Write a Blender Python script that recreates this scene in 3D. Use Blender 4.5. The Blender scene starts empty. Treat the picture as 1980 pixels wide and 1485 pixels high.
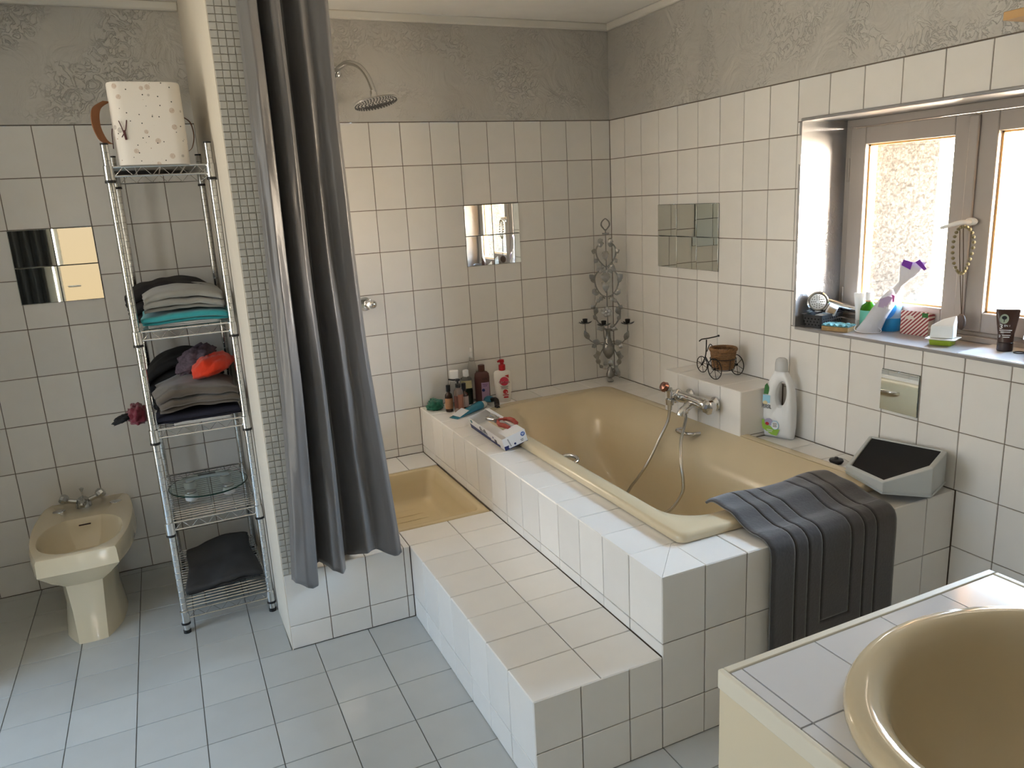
import bpy, bmesh, math, random
from mathutils import Vector, Matrix, noise
PI = math.pi
R = random.Random(7)
S = bpy.context.scene
COL = S.collection

# ---------------------------------------------------------------- camera
cd = bpy.data.cameras.new('camera'); cam = bpy.data.objects.new('camera', cd); COL.objects.link(cam)
cd.sensor_width = 36; cd.lens = 1466.65 * 36 / 1980; cd.clip_start = .02
RT = (0.90576279, -0.42055885, -0.05219223); DN = (-0.14570188, -0.1933908, -0.97024273); FW = (0.39795067, 0.88641427, -0.23644241)
m = Matrix.Identity(4)
for r in range(3):
    m[r][0] = RT[r]; m[r][1] = -DN[r]; m[r][2] = -FW[r]
m[0][3], m[1][3], m[2][3] = -2.2918, -3.65, 1.5582
cam.matrix_world = m; S.camera = cam

# ---------------------------------------------------------------- daylight and exposure
S.view_settings.view_transform = 'Standard'; S.view_settings.look = 'None'
S.view_settings.gamma = 1; S.view_settings.use_curve_mapping = False
S.view_settings.exposure = 1.6
SKY = 42.0
w = bpy.data.worlds.new('sky'); S.world = w; w.use_nodes = True
nt = w.node_tree; nt.nodes.clear()
tc = nt.nodes.new('ShaderNodeTexCoord'); sp = nt.nodes.new('ShaderNodeSeparateXYZ')
cr = nt.nodes.new('ShaderNodeValToRGB'); mr = nt.nodes.new('ShaderNodeMapRange')
bg = nt.nodes.new('ShaderNodeBackground'); wo = nt.nodes.new('ShaderNodeOutputWorld')
nt.links.new(tc.outputs['Generated'], sp.inputs[0]); nt.links.new(sp.outputs['Z'], mr.inputs['Value'])
mr.inputs['From Min'].default_value = -1; mr.inputs['From Max'].default_value = 1
nt.links.new(mr.outputs[0], cr.inputs[0]); nt.links.new(cr.outputs[0], bg.inputs[0]); nt.links.new(bg.outputs[0], wo.inputs[0])
e = cr.color_ramp.elements          # sunlit stony ground, warm hazy horizon, cool blue overhead
e[0].position = 0.0; e[0].color = (.98, .84, .64, 1)
e[1].position = 1.0; e[1].color = (.42, .68, 1.0, 1)
for p_, c_ in ((.46, (1.0, .84, .62, 1)), (.50, (1.0, .86, .68, 1)), (.55, (.78, .86, .95, 1)), (.66, (.52, .75, 1.0, 1))):
    k = cr.color_ramp.elements.new(p_); k.color = c_
bg.inputs[1].default_value = SKY
sd = bpy.data.lights.new('sun', 'SUN'); so = bpy.data.objects.new('sun', sd); COL.objects.link(so)
sd.energy = 34; sd.angle = math.radians(7); sd.color = (1, .88, .72)
so.rotation_euler = Vector((-.75, .62, -.075)).to_track_quat('-Z', 'Y').to_euler(); so.location = (3, -3, 3)
def portal(name, loc, d, w_, h_):
    l = bpy.data.lights.new(name, 'AREA'); l.shape = 'RECTANGLE'; l.size = w_; l.size_y = h_
    l.cycles.is_portal = True
    o = bpy.data.objects.new(name, l); COL.objects.link(o); o.location = loc
    o.rotation_euler = Vector(d).to_track_quat('-Z', 'Y').to_euler()
FWY0, FWY1, FWZ0, FWZ1 = -2.45, -1.02, .04, 2.15     # french window in the left wall
LX = -4.3; RY = -4.9; CZ = 2.415
portal('window_portal', (.74, -1.92, 1.4), (-1, 0, 0), 1.1, .8)
portal('rear_glass_portal', (-2.90, RY - .18, 1.5), (0, 1, 0), .6, 1.1)
portal('french_window_portal', (LX - .22, (FWY0 + FWY1) / 2, (FWZ0 + FWZ1) / 2), (1, 0, 0), 2.1, FWY1 - FWY0 + .1)
S.cycles.max_bounces = 10; S.cycles.diffuse_bounces = 6; S.cycles.glossy_bounces = 5
S.cycles.transmission_bounces = 6; S.cycles.transparent_max_bounces = 12
S.cycles.caustics_reflective = False; S.cycles.caustics_refractive = False
S.cycles.sample_clamp_indirect = 10; S.cycles.use_denoising = True

# ---------------------------------------------------------------- materials
MATS = {}
def mat(name, col, rough=.5, metal=0, bump=0, bscale=200, var=0, vscale=8, spec=.5, coat=0, alpha=1, trans=0, ior=1.45, objvar=0, bdist=.002, stretch=None, sheen=0):
    if name in MATS: return MATS[name]
    M = bpy.data.materials.new(name); M.use_nodes = True; t = M.node_tree
    b = t.nodes['Principled BSDF']; L = t.links.new
    b.inputs['Base Color'].default_value = (*col, 1); b.inputs['Roughness'].default_value = rough
    b.inputs['Metallic'].default_value = metal; b.inputs['Specular IOR Level'].default_value = spec
    b.inputs['Coat Weight'].default_value = coat; b.inputs['Coat Roughness'].default_value = .08
    b.inputs['Transmission Weight'].default_value = trans; b.inputs['IOR'].default_value = ior
    b.inputs['Alpha'].default_value = alpha; b.inputs['Sheen Weight'].default_value = sheen
    tcn = t.nodes.new('ShaderNodeTexCoord'); vec = tcn.outputs['Object']
    if stretch:
        mp = t.nodes.new('ShaderNodeMapping'); mp.inputs['Scale'].default_value = stretch; L(vec, mp.inputs[0]); vec = mp.outputs[0]
    csock = None
    n = t.nodes.new('ShaderNodeTexNoise'); n.inputs['Scale'].default_value = vscale; n.inputs['Detail'].default_value = 5; L(vec, n.inputs['Vector'])
    if True:
        mx = t.nodes.new('ShaderNodeMix'); mx.data_type = 'RGBA'; v = max(var, .015)
        mx.inputs[6].default_value = (*[max(0, c * (1 - v)) for c in col], 1); mx.inputs[7].default_value = (*[min(1, c * (1 + v)) for c in col], 1)
        L(n.outputs['Fac'], mx.inputs[0]); csock = mx.outputs[2]
    if objvar:
        oi = t.nodes.new('ShaderNodeObjectInfo'); hs = t.nodes.new('ShaderNodeHueSaturation'); m2 = t.nodes.new('ShaderNodeMapRange')
        m2.inputs['To Min'].default_value = 1 - objvar; m2.inputs['To Max'].default_value = 1 + objvar * .5
        L(oi.outputs['Random'], m2.inputs['Value']); L(m2.outputs[0], hs.inputs['Value']); L(csock, hs.inputs['Color']); csock = hs.outputs[0]
    L(csock, b.inputs['Base Color'])
    if bump:
        bn = t.nodes.new('ShaderNodeTexNoise'); bn.inputs['Scale'].default_value = bscale; bn.inputs['Detail'].default_value = 4
        L(vec, bn.inputs['Vector']); bp = t.nodes.new('ShaderNodeBump'); bp.inputs['Strength'].default_value = bump; bp.inputs['Distance'].default_value = bdist
        L(bn.outputs['Fac'], bp.inputs['Height']); L(bp.outputs[0], b.inputs['Normal'])
    MATS[name] = M; return M
def plaster_mat(name, col, rough, metal, strength, dist, scratches=True):
    """trowelled plaster: broad strokes plus sparse raised scratches"""
    M = mat(name, col, rough, metal, var=.10, vscale=3); t = M.node_tree; L = t.links.new; b = t.nodes['Principled BSDF']
    tcn = t.nodes.new('ShaderNodeTexCoord'); n0 = t.nodes.new('ShaderNodeTexNoise'); n0.inputs['Scale'].default_value = 6; n0.inputs['Detail'].default_value = 8; n0.inputs['Distortion'].default_value = 1.6
    L(tcn.outputs['Object'], n0.inputs['Vector'])
    n1 = t.nodes.new('ShaderNodeTexNoise'); n1.inputs['Scale'].default_value = 18; n1.inputs['Detail'].default_value = 3; n1.inputs['Distortion'].default_value = 2.5
    L(tcn.outputs['Object'], n1.inputs['Vector'])
    rg = t.nodes.new('ShaderNodeValToRGB'); el = rg.color_ramp.elements       # thin ridges where the noise crosses a level
    el[0].position = .44; el[0].color = (0, 0, 0, 1); el[1].position = .60; el[1].color = (0, 0, 0, 1)
    k = el.new(.50); k.color = (1, 1, 1, 1); k = el.new(.47); k.color = (.1, .1, .1, 1); k = el.new(.53); k.color = (.05, .05, .05, 1)
    L(n1.outputs['Fac'], rg.inputs[0])
    n2 = t.nodes.new('ShaderNodeTexNoise'); n2.inputs['Scale'].default_value = 4.5; n2.inputs['Detail'].default_value = 2; L(tcn.outputs['Object'], n2.inputs['Vector'])
    mk = t.nodes.new('ShaderNodeMapRange'); mk.inputs['From Min'].default_value = .48; mk.inputs['From Max'].default_value = .62; L(n2.outputs['Fac'], mk.inputs['Value'])
    mu = t.nodes.new('ShaderNodeMath'); mu.operation = 'MULTIPLY'; L(rg.outputs[0], mu.inputs[0]); L(mk.outputs[0], mu.inputs[1])
    m3 = t.nodes.new('ShaderNodeMath'); m3.operation = 'MULTIPLY_ADD'; m3.inputs[1].default_value = .38; L(mu.outputs[0], m3.inputs[0]); L(n0.outputs['Fac'], m3.inputs[2])
    bp = t.nodes.new('ShaderNodeBump'); bp.inputs['Strength'].default_value = strength; bp.inputs['Distance'].default_value = dist
    L(m3.outputs[0], bp.inputs['Height']); L(bp.outputs[0], b.inputs['Normal'])
    return M
TILE = mat('glazed_white_tile', (.80, .78, .748), .2, bump=.10, bscale=260, var=.03, vscale=14, objvar=.05, spec=.5)
GROUT = mat('brown_grout', (.20, .16, .125), .9, var=.2, vscale=30)
FTILE = mat('pale_grey_floor_tile', (.50, .515, .51), .30, bump=.06, bscale=120, var=.06, vscale=10, objvar=.06)
FGROUT = mat('grey_floor_grout', (.20, .20, .19), .9, var=.2)
PLAST = plaster_mat('silver_grey_plaster', (.55, .535, .505), .36, .2, .62, .024)
CREAMPL = plaster_mat('cream_plaster', (.68, .62, .53), .7, 0, .25, .01)
SILVER = plaster_mat('silver_painted_reveal', (.36, .36, .37), .34, .55, .35, .008)
CEIL = mat('matt_white_ceiling', (.88, .865, .83), .9, bump=.1, bscale=30, var=.05)
WHITEP = mat('white_gloss_trim', (.78, .76, .71), .5)
BEIGE = mat('beige_sanitary_ceramic', (.62, .515, .34), .12, var=.03, coat=.3)
BEIGE2 = mat('pale_beige_sanitary_ceramic', (.70, .61, .44), .10, var=.03, coat=.4)
ENAMEL = mat('cream_bath_enamel', (.62, .525, .36), .16, var=.04, coat=.2)
CHROME = mat('chrome', (.66, .66, .66), .07, 1)
DCHROME = mat('worn_chrome', (.55, .55, .54), .2, 1, var=.1, vscale=40)
MIRROR = mat('mirror_glass', (.80, .82, .78), .015, 1)
MEDGE = mat('dark_mirror_edge', (.05, .06, .055), .3)
BLACKP = mat('black_plastic', (.012, .012, .013), .35)
GREYW = mat('grey_painted_wood', (.40, .36, .33), .5, bump=.15, bscale=60, var=.08, vscale=12, stretch=(1, 1, .3))
SUNW = mat('sunlit_orange_wood', (.72, .42, .16), .5, var=.2, vscale=20, stretch=(1, 1, .2))  # orange stands for sunlight on the glazing rebate, put into the wood colour

# ---------------------------------------------------------------- mesh helpers
class MB:
    def __init__(s): s.v = []; s.f = []
    def add(s, vs, fs):
        n = len(s.v); s.v += [tuple(v) for v in vs]; s.f += [tuple(i + n for i in f) for f in fs]; return s
    def box(s, x0, x1, y0, y1, z0, z1):
        return s.add([(x, y, z) for x in (x0, x1) for y in (y0, y1) for z in (z0, z1)],
                     [(0, 1, 3, 2), (4, 6, 7, 5), (0, 4, 5, 1), (2, 3, 7, 6), (0, 2, 6, 4), (1, 5, 7, 3)])
    def tube(s, pts, r, seg=8, closed=False, cap=True):
        pts = [Vector(p) for p in pts]; n = len(pts); rs = r if isinstance(r, (list, tuple)) else [r] * n
        rings = []; up = Vector((0, 0, 1)); prev = None
        for i, p in enumerate(pts):
            if closed: t = pts[(i + 1) % n] - pts[i - 1]
            else: t = pts[min(i + 1, n - 1)] - pts[max(i - 1, 0)]
            if t.length < 1e-9: t = Vector((0, 0, 1))
            t.normalize()
            if prev is None:
                a = up.cross(t)
                if a.length < .1: a = Vector((1, 0, 0)).cross(t)
            else:
                a = prev - t * prev.dot(t)
                if a.length < 1e-6: a = up.cross(t)
            a.normalize(); prev = a; b = t.cross(a)
            rings.append([p + (a * math.cos(2 * PI * k / seg) + b * math.sin(2 * PI * k / seg)) * rs[i] for k in range(seg)])
        vs = [v for rg in rings for v in rg]; fs = []
        for i in range(n if closed else n - 1):
            j = (i + 1) % n
            for k in range(seg): fs.append((i * seg + k, i * seg + (k + 1) % seg, j * seg + (k + 1) % seg, j * seg + k))
        if cap and not closed: fs += [tuple(reversed(range(seg))), tuple(range((n - 1) * seg, n * seg))]
        return s.add(vs, fs)
    def lathe(s, prof, c=(0, 0, 0), seg=24, sx=1, sy=1, M=None, cap=True):
        vs = []; n = len(prof)
        for r, z in prof:
            for k in range(seg):
                a = 2 * PI * k / seg; p = Vector((r * math.cos(a) * sx, r * math.sin(a) * sy, z))
                vs.append((M @ p if M else p) + Vector(c))
        fs = [(i * seg + k, i * seg + (k + 1) % seg, (i + 1) * seg + (k + 1) % seg, (i + 1) * seg + k) for i in range(n - 1) for k in range(seg)]
        if cap: fs += [tuple(reversed(range(seg))), tuple(range((n - 1) * seg, n * seg))]
        return s.add(vs, fs)
    def loft(s, rings, cap0=True, cap1=True, closed=True):
        n = len(rings[0]); vs = [v for r in rings for v in r]; fs = []
        for i in range(len(rings) - 1):
            for k in range(n if closed else n - 1):
                fs.append((i * n + k, i * n + (k + 1) % n, (i + 1) * n + (k + 1) % n, (i + 1) * n + k))
        if cap0: fs.append(tuple(reversed(range(n))))
        if cap1: fs.append(tuple(range((len(rings) - 1) * n, len(rings) * n)))
        return s.add(vs, fs)
    def prism(s, poly, z0, z1):
        n = len(poly)
        return s.add([(x, y, z0) for x, y in poly] + [(x, y, z1) for x, y in poly],
                     [tuple(reversed(range(n))), tuple(range(n, 2 * n))] + [(k, (k + 1) % n, n + (k + 1) % n, n + k) for k in range(n)])
    def grid(s, fn, nu, nv, wrap=False):
        vs = [fn(i / nu, j / nv) for j in range(nv + 1) for i in range(nu + (0 if wrap else 1))]
        W = nu if wrap else nu + 1
        return s.add(vs, [(j * W + i, j * W + (i + 1) % W, (j + 1) * W + (i + 1) % W, (j + 1) * W + i) for j in range(nv) for i in range(nu)])
    def xf(s, M): s.v = [tuple(M @ Vector(v)) for v in s.v]; return s
def mesh_of(name, mb, mt, smooth=False, off=None):
    me = bpy.data.meshes.new(name); vs = mb.v
    if off: vs = [(x - off[0], y - off[1], z - off[2]) for x, y, z in vs]
    me.from_pydata(vs, [], mb.f); me.validate()
    bm = bmesh.new(); bm.from_mesh(me); bmesh.ops.recalc_face_normals(bm, faces=bm.faces[:]); bm.to_mesh(me); bm.free()
    me.materials.append(mt)
    if smooth:
        me.polygons.foreach_set('use_smooth', [True] * len(me.polygons))
        if smooth is not True: me.set_sharp_from_angle(angle=math.radians(smooth))
    return me
def obj(name, mb, mt, parent=None, smooth=40, bevel=0, sub=0, solid=0, loc=None, world=False, kind=None, label=None, seg=2):
    """one mesh object; world=True: vertices are given in room coordinates and moved into the parent's frame"""
    off = tuple(parent.location) if (world and parent is not None) else None
    me = mesh_of(name, mb, mt, smooth, off) if isinstance(mb, MB) else mb
    o = bpy.data.objects.new(name, me); COL.objects.link(o)
    if parent is not None: o.parent = parent
    if loc is not None: o.location = loc
    if solid: q = o.modifiers.new('solid', 'SOLIDIFY'); q.thickness = solid; q.offset = 0
    if sub: q = o.modifiers.new('sub', 'SUBSURF'); q.levels = sub; q.render_levels = sub
    if bevel: q = o.modifiers.new('bevel', 'BEVEL'); q.width = bevel; q.segments = seg; q.limit_method = 'ANGLE'; q.angle_limit = math.radians(35)
    if kind: o['kind'] = kind
    if label: o['label'] = label
    return o
def tag(o, label, cat, group=None):
    o['label'] = label; o['category'] = cat
    if group: o['group'] = group
    return o
def thing(name, label, cat, loc=(0, 0, 0), rot=0, group=None):
    o = bpy.data.objects.new(name, None); COL.objects.link(o); o.location = loc; o.empty_display_size = .05
    o.rotation_euler = rot if isinstance(rot, tuple) else (0, 0, rot)
    return tag(o, label, cat, group)
def recenter(o):
    """put a top-level mesh's origin at the base of its own geometry"""
    vs = o.data.vertices; x = [v.co.x for v in vs]; y = [v.co.y for v in vs]; z = [v.co.z for v in vs]
    c = Vector(((min(x) + max(x)) / 2, (min(y) + max(y)) / 2, min(z)))
    o.data.transform(Matrix.Translation(-c)); o.location = o.location + c
    return o
TCACHE = {}
def tile(parent, frame, u0, u1, v0, v1, mt, th=.004, gap=.0015, name='tile', ch=.0015):
    """one tile; frame = (origin, U, V, N): it covers u0..u1, v0..v1 and stands th proud of the frame plane along N"""
    w_, h_ = u1 - u0 - 2 * gap, v1 - v0 - 2 * gap
    if w_ < .004 or h_ < .004: return None
    key = (round(w_, 3), round(h_, 3), mt.name, th)
    if key not in TCACHE:
        a, b = w_ / 2, h_ / 2; c = ch
        vs = [(-a, -b, 0), (a, -b, 0), (a, b, 0), (-a, b, 0), (-a, -b, th - c), (a, -b, th - c), (a, b, th - c), (-a, b, th - c),
              (-a + c, -b + c, th), (a - c, -b + c, th), (a - c, b - c, th), (-a + c, b - c, th)]
        fs = [(8, 9, 10, 11)] + [(k, (k + 1) % 4, 4 + (k + 1) % 4, 4 + k) for k in range(4)] + [(4 + k, 4 + (k + 1) % 4, 8 + (k + 1) % 4, 8 + k) for k in range(4)] + [(3, 2, 1, 0)]
        TCACHE[key] = mesh_of(name, MB().add(vs, fs), mt)
    o = bpy.data.objects.new(name, TCACHE[key]); COL.objects.link(o); o.parent = parent
    O, U, V, N = frame; p = Vector(O) + Vector(U) * (u0 + u1) / 2 + Vector(V) * (v0 + v1) / 2
    p += Vector(N) * R.uniform(-.0004, .0002) - Vector(parent.location)
    M = Matrix(((U[0], V[0], N[0], p[0]), (U[1], V[1], N[1], p[1]), (U[2], V[2], N[2], p[2]), (0, 0, 0, 1)))
    M = M @ Matrix.Rotation(R.gauss(0, .0012), 4, 'X') @ Matrix.Rotation(R.gauss(0, .0012), 4, 'Y')
    o.matrix_basis = M
    return o
def cuts(rect, holes):
    out = [rect]
    for a0, a1, b0, b1 in holes:
        nx = []
        for u0, u1, v0, v1 in out:
            if a1 <= u0 or a0 >= u1 or b1 <= v0 or b0 >= v1: nx.append((u0, u1, v0, v1)); continue
            if v0 < b0: nx.append((u0, u1, v0, b0))
            if v1 > b1: nx.append((u0, u1, b1, v1))
            vv0, vv1 = max(v0, b0), min(v1, b1)
            if u0 < a0: nx.append((u0, a0, vv0, vv1))
            if u1 > a1: nx.append((a1, u1, vv0, vv1))
        out = nx
    return out
def tiles(parent, frame, us, vs, mt, holes=(), **k):
    us = sorted(us); vs = sorted(vs)
    for i in range(len(us) - 1):
        for j in range(len(vs) - 1):
            for r in cuts((us[i], us[i + 1], vs[j], vs[j + 1]), holes): tile(parent, frame, *r, mt, **k)
def text(body, size, mt, parent, M, name='lettering', ext=.0004, ax='CENTER', sx=1):
    cu = bpy.data.curves.new(name, 'FONT'); cu.body = body; cu.size = size; cu.extrude = ext; cu.align_x = ax; cu.align_y = 'CENTER'; cu.resolution_u = 2
    t = bpy.data.objects.new(name, cu); COL.objects.link(t)
    me = bpy.data.meshes.new_from_object(t.evaluated_get(bpy.context.evaluated_depsgraph_get())); bpy.data.objects.remove(t)
    me.materials.clear(); me.materials.append(mt)
    o = bpy.data.objects.new(name, me); COL.objects.link(o); o.parent = parent; o.matrix_basis = M @ Matrix.Diagonal((sx, 1, 1, 1))
    return o
def arange(a, b, st):
    out = []; x = a
    while (st > 0 and x <= b + 1e-6) or (st < 0 and x >= b - 1e-6): out.append(round(x, 5)); x += st
    return out
def lerp(a, b, t): return a + (b - a) * t
def interp(tab, t):
    for (a, x), (b, y) in zip(tab, tab[1:]):
        if t <= b: return lerp(x, y, (t - a) / (b - a)) if b > a else y
    return tab[-1][1]
def smooth(pts, n=8, closed=False):
    P = [Vector(p) for p in pts]; out = []; N = len(P)
    for i in range(N if closed else N - 1):
        p0 = P[i - 1] if (closed or i > 0) else P[0]; p1 = P[i]; p2 = P[(i + 1) % N]; p3 = P[(i + 2) % N] if (closed or i + 2 < N) else P[-1]
        for k in range(n):
            t = k / n; out.append(.5 * ((2 * p1) + (p2 - p0) * t + (2 * p0 - 5 * p1 + 4 * p2 - p3) * t * t + (3 * p1 - p0 - 3 * p2 + p3) * t ** 3))
    if not closed: out.append(P[-1])
    return out
# ================================================================ THE SETTING
G = .004                                  # grout plane lies this far behind the tile faces
TT = 1.94                                 # top of the tiling
X, Y, Z = (1, 0, 0), (0, 1, 0), (0, 0, 1)
def neg(v): return tuple(-a for a in v)
# floor
mb = MB().box(LX - .25, .1, RY, .1, -.12, -G)
fl = obj('floor', mb, FGROUT, kind='structure')
fus = arange(-3.763, -.6, .1988); fvs = arange(-3.02, .1, .198)
fus = [u for u in fus]; fvs = [v for v in arange(-1.038 - .198 * 10, 0, .198)] + [0]
tiles(fl, ((0, 0, -G), X, Y, Z), fus, fvs, FTILE, holes=[(-2.057, 0, -1.04, 0), (-1.58, 0, -2.095, 0)], th=G, ch=.001)
mb = MB().box(LX + .01, fus[0] - .002, RY + .01, -.003, -.003, 0).box(fus[0], -.003, RY + .01, fvs[0] - .002, -.003, 0).box(fus[-1] + .002, -.003, fvs[0], -2.1, -.003, 0)
obj('far_floor_tiles', mb, FTILE, fl, kind='stuff')
# ceiling
obj('ceiling', MB().box(LX, 0.0, RY, 0.0, CZ, CZ + .1), CEIL, kind='structure')
obj('trim_1', MB().box(LX, -2.071, -.022, .0, CZ - .036, CZ).box(-1.944, .0, -.022, .0, CZ - .036, CZ), WHITEP, kind='structure', bevel=.006)
obj('trim_2', MB().box(-.022, .0, RY, -.0225, CZ - .036, CZ), WHITEP, kind='structure', bevel=.006)
# plaster sheet with real trowel relief
def relief(o_, u, v, n_, w_, h_, amp, seed, step=.02):
    nu, nv = max(2, int(w_ / step)), max(2, int(h_ / step))
    def f(a, b):
        p = Vector(o_) + Vector(u) * a * w_ + Vector(v) * b * h_
        q = p * 4 + Vector((seed, 0, 0)); d = noise.fractal(q, 1, 2, 4) * amp + noise.noise(p * 1.7) * amp
        edge = min(a * w_, (1 - a) * w_, b * h_, (1 - b) * h_)
        return p + Vector(n_) * (d * min(1, edge / .05))
    return MB().grid(f, nu, nv)
# back wall
wb = obj('wall_back', MB().box(LX, .72, G, .22, -.1, CZ + .1), GROUT, kind='structure')
FB = ((0, G, 0), X, Z, (0, -1, 0))
zrows = [TT - .2 * k for k in range(10)] + [0]
tiles(wb, FB, [0] + [-.115 - .15 * k for k in range(13)] + [-1.945], zrows, TILE, holes=[(-1.182, 0, 0, .54), (-1.945, -1.182, 0, .297)])
tiles(wb, FB, [-2.071] + [-2.2225 - .15 * k for k in range(9)], zrows, TILE)
mb = MB().box(LX, -2.2225 - .15 * 8 - .002, 0, G, 0, TT - .002); obj('far_wall_tiles', mb, TILE, wb, kind='stuff')
obj('plaster', relief((LX, -.004, TT + .002), X, Z, (0, -1, 0), -2.071 - LX, CZ - TT - .002, .004, 3), PLAST, wb, smooth=True, label='rough silver grey plaster above the tiles')
obj('plaster', relief((-1.945, -.004, TT + .002), X, Z, (0, -1, 0), 1.943, CZ - TT - .002, .004, 9), PLAST, wb, smooth=True, label='rough silver grey plaster above the tiles')
# right wall (thick, with the window opening)
WY0, WY1, WZ0, WZ1 = -2.46, -1.366, 1.0, 1.787
WT = .72
mb = MB().box(G, WT, RY - .2, G, -.1, WZ0 - .012).box(G, WT, RY - .2, G, WZ1 + .005, CZ + .1).box(G, WT, WY1 + .012, G, WZ0 - .012, WZ1 + .005).box(G, WT, RY - .2, WY0 - .012, WZ0 - .012, WZ1 + .005)
wr = obj('wall_right', mb, GROUT, kind='structure')
FR_ = ((G, 0, 0), (0, -1, 0), Z, (-1, 0, 0))
cols = [0] + [.1426 + .15 * k for k in range(24)]
tiles(wr, FR_, cols, zrows, TILE, holes=[(-WY1, -WY0, WZ0, WZ1), (0, 2.1, 0, .54), (.795, 1.312, .54, .748)])
obj('plaster', relief((-.004, RY, TT + .002), Y, Z, (-1, 0, 0), -RY - .002, CZ - TT - .002, .004, 5), PLAST, wr, smooth=True, label='rough silver grey plaster above the tiles')
obj('far_wall_tiles', MB().box(0, G, RY, -cols[-1] - .002, 0, TT - .002), TILE, wr, kind='stuff')
# painted reveals, lintel and sill of the window
def slab(p, n_, th=.012):
    P = [Vector(q) for q in p]; N = Vector(n_) * th
    return MB().add([tuple(q) for q in P] + [tuple(q + N) for q in P], [(0, 1, 2, 3), (7, 6, 5, 4)] + [(k, (k + 1) % 4, 4 + (k + 1) % 4, 4 + k) for k in range(4)])
obj('reveal', slab([(0, WY1, WZ0), (.245, WY1 - .02, WZ0), (.245, WY1 - .02, WZ1), (0, WY1, WZ1)], (0, 1, 0)), SILVER, wr, label='silver painted plaster side of the window recess')
obj('reveal', slab([(0, WY0, WZ0), (.245, WY0 + .02, WZ0), (.245, WY0 + .02, WZ1), (0, WY0, WZ1)], (0, -1, 0)), SILVER, wr, label='silver painted plaster side of the window recess')
obj('lintel', slab([(-.008, WY0, WZ1 - .004), (-.008, WY1, WZ1 + .0), (.245, WY1, WZ1), (.245, WY0, WZ1)], (0, 0, 1)), SILVER, wr, bevel=.004, label='silver painted lintel')
obj('sill', slab([(-.004, WY0, WZ0), (-.004, WY1, WZ0), (.245, WY1, WZ0 + .0), (.245, WY0, WZ0)], (0, 0, -1)), mat('worn_grey_sill', (.30, .285, .28), .35, bump=.3, bscale=25, var=.25, vscale=7), wr, bevel=.003, label='worn grey painted window sill')
# outer stone reveal beyond the glass
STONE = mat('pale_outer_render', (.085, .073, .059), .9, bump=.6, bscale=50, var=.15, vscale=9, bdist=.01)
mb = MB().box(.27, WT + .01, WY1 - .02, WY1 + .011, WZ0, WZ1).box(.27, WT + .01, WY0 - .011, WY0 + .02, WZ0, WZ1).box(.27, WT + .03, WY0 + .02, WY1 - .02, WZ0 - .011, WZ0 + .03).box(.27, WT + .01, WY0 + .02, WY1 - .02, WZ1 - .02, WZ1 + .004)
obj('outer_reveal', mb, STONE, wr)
# the window: fixed frame, two sashes
FX0, FX1 = .205, .262
mb = MB()
mb.box(FX0 + .01, FX1 + .008, WY0 + .0, WY1 - .02, WZ1 - .03, WZ1 + .0).box(FX0 + .01, FX1 + .008, WY0, WY1 - .02, WZ0 + .0, WZ0 + .032)
mb.box(FX0 + .012, FX1 + .008, WY1 - .046, WY1 - .014, WZ0, WZ1).box(FX0 + .012, FX1 + .008, WY0 + .014, WY0 + .046, WZ0, WZ1)
mb.box(FX0 - .012, FX0 + .015, WY0 + .03, WY1 - .04, WZ0 + .0, WZ0 + .02)
win = obj('window_1', mb, GREYW, kind='structure', bevel=.003)
def glass_mat():
    M = bpy.data.materials.new('hammered_glass'); M.use_nodes = True; t = M.node_tree; t.nodes.clear(); L = t.links.new
    out = t.nodes.new('ShaderNodeOutputMaterial'); tr = t.nodes.new('ShaderNodeBsdfTransparent'); tl = t.nodes.new('ShaderNodeBsdfTranslucent'); gl = t.nodes.new('ShaderNodeBsdfGlossy')
    tcn = t.nodes.new('ShaderNodeTexCoord'); n1 = t.nodes.new('ShaderNodeTexNoise'); n1.inputs['Scale'].default_value = 95; n1.inputs['Detail'].default_value = 2; n1.inputs['Distortion'].default_value = 1
    L(tcn.outputs['Object'], n1.inputs[0]); cr_ = t.nodes.new('ShaderNodeValToRGB'); cr_.color_ramp.elements[0].position = .35; cr_.color_ramp.elements[0].color = (.50, .48, .47, 1)
    cr_.color_ramp.elements[1].position = .62; cr_.color_ramp.elements[1].color = (.97, .97, .97, 1); L(n1.outputs['Fac'], cr_.inputs[0]); L(cr_.outputs[0], tr.inputs[0])
    bp = t.nodes.new('ShaderNodeBump'); bp.inputs['Strength'].default_value = .6; bp.inputs['Distance'].default_value = .003; L(n1.outputs['Fac'], bp.inputs['Height'])
    tl.inputs[0].default_value = (.9, .88, .84, 1); gl.inputs['Roughness'].default_value = .2; L(bp.outputs[0], gl.inputs['Normal']); L(bp.outputs[0], tl.inputs['Normal'])
    m1 = t.nodes.new('ShaderNodeMixShader'); m1.inputs[0].default_value = .006; L(tr.outputs[0], m1.inputs[1]); L(tl.outputs[0], m1.inputs[2])
    m2 = t.nodes.new('ShaderNodeMixShader'); m2.inputs[0].default_value = .06; L(m1.outputs[0], m2.inputs[1]); L(gl.outputs[0], m2.inputs[2]); L(m2.outputs[0], out.inputs[0])
    return M
HGL = glass_mat()
GLAREB = mat('dark_glare_board', (.019, .0165, .0135), 1.0, spec=0.0, bump=.5, bscale=30, var=.3, vscale=14)  # near-black board added outside to cut the glare seen through the left pane
gbd = obj('glare_board', MB().box(.275, .70, WY1 - .062, WY1 - .032, WZ0 + .04, WZ1 - .03), GLAREB, win, bevel=.003, label='dark board added outside the glass to cut glare from the recess')
for z_ in (WZ0 + .12, WZ1 - .13): obj('glare_board_batten', MB().box(.285, .69, WY1 - .068, WY1 - .0625, z_ - .03, z_ + .03), GLAREB, gbd, bevel=.002)
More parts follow.
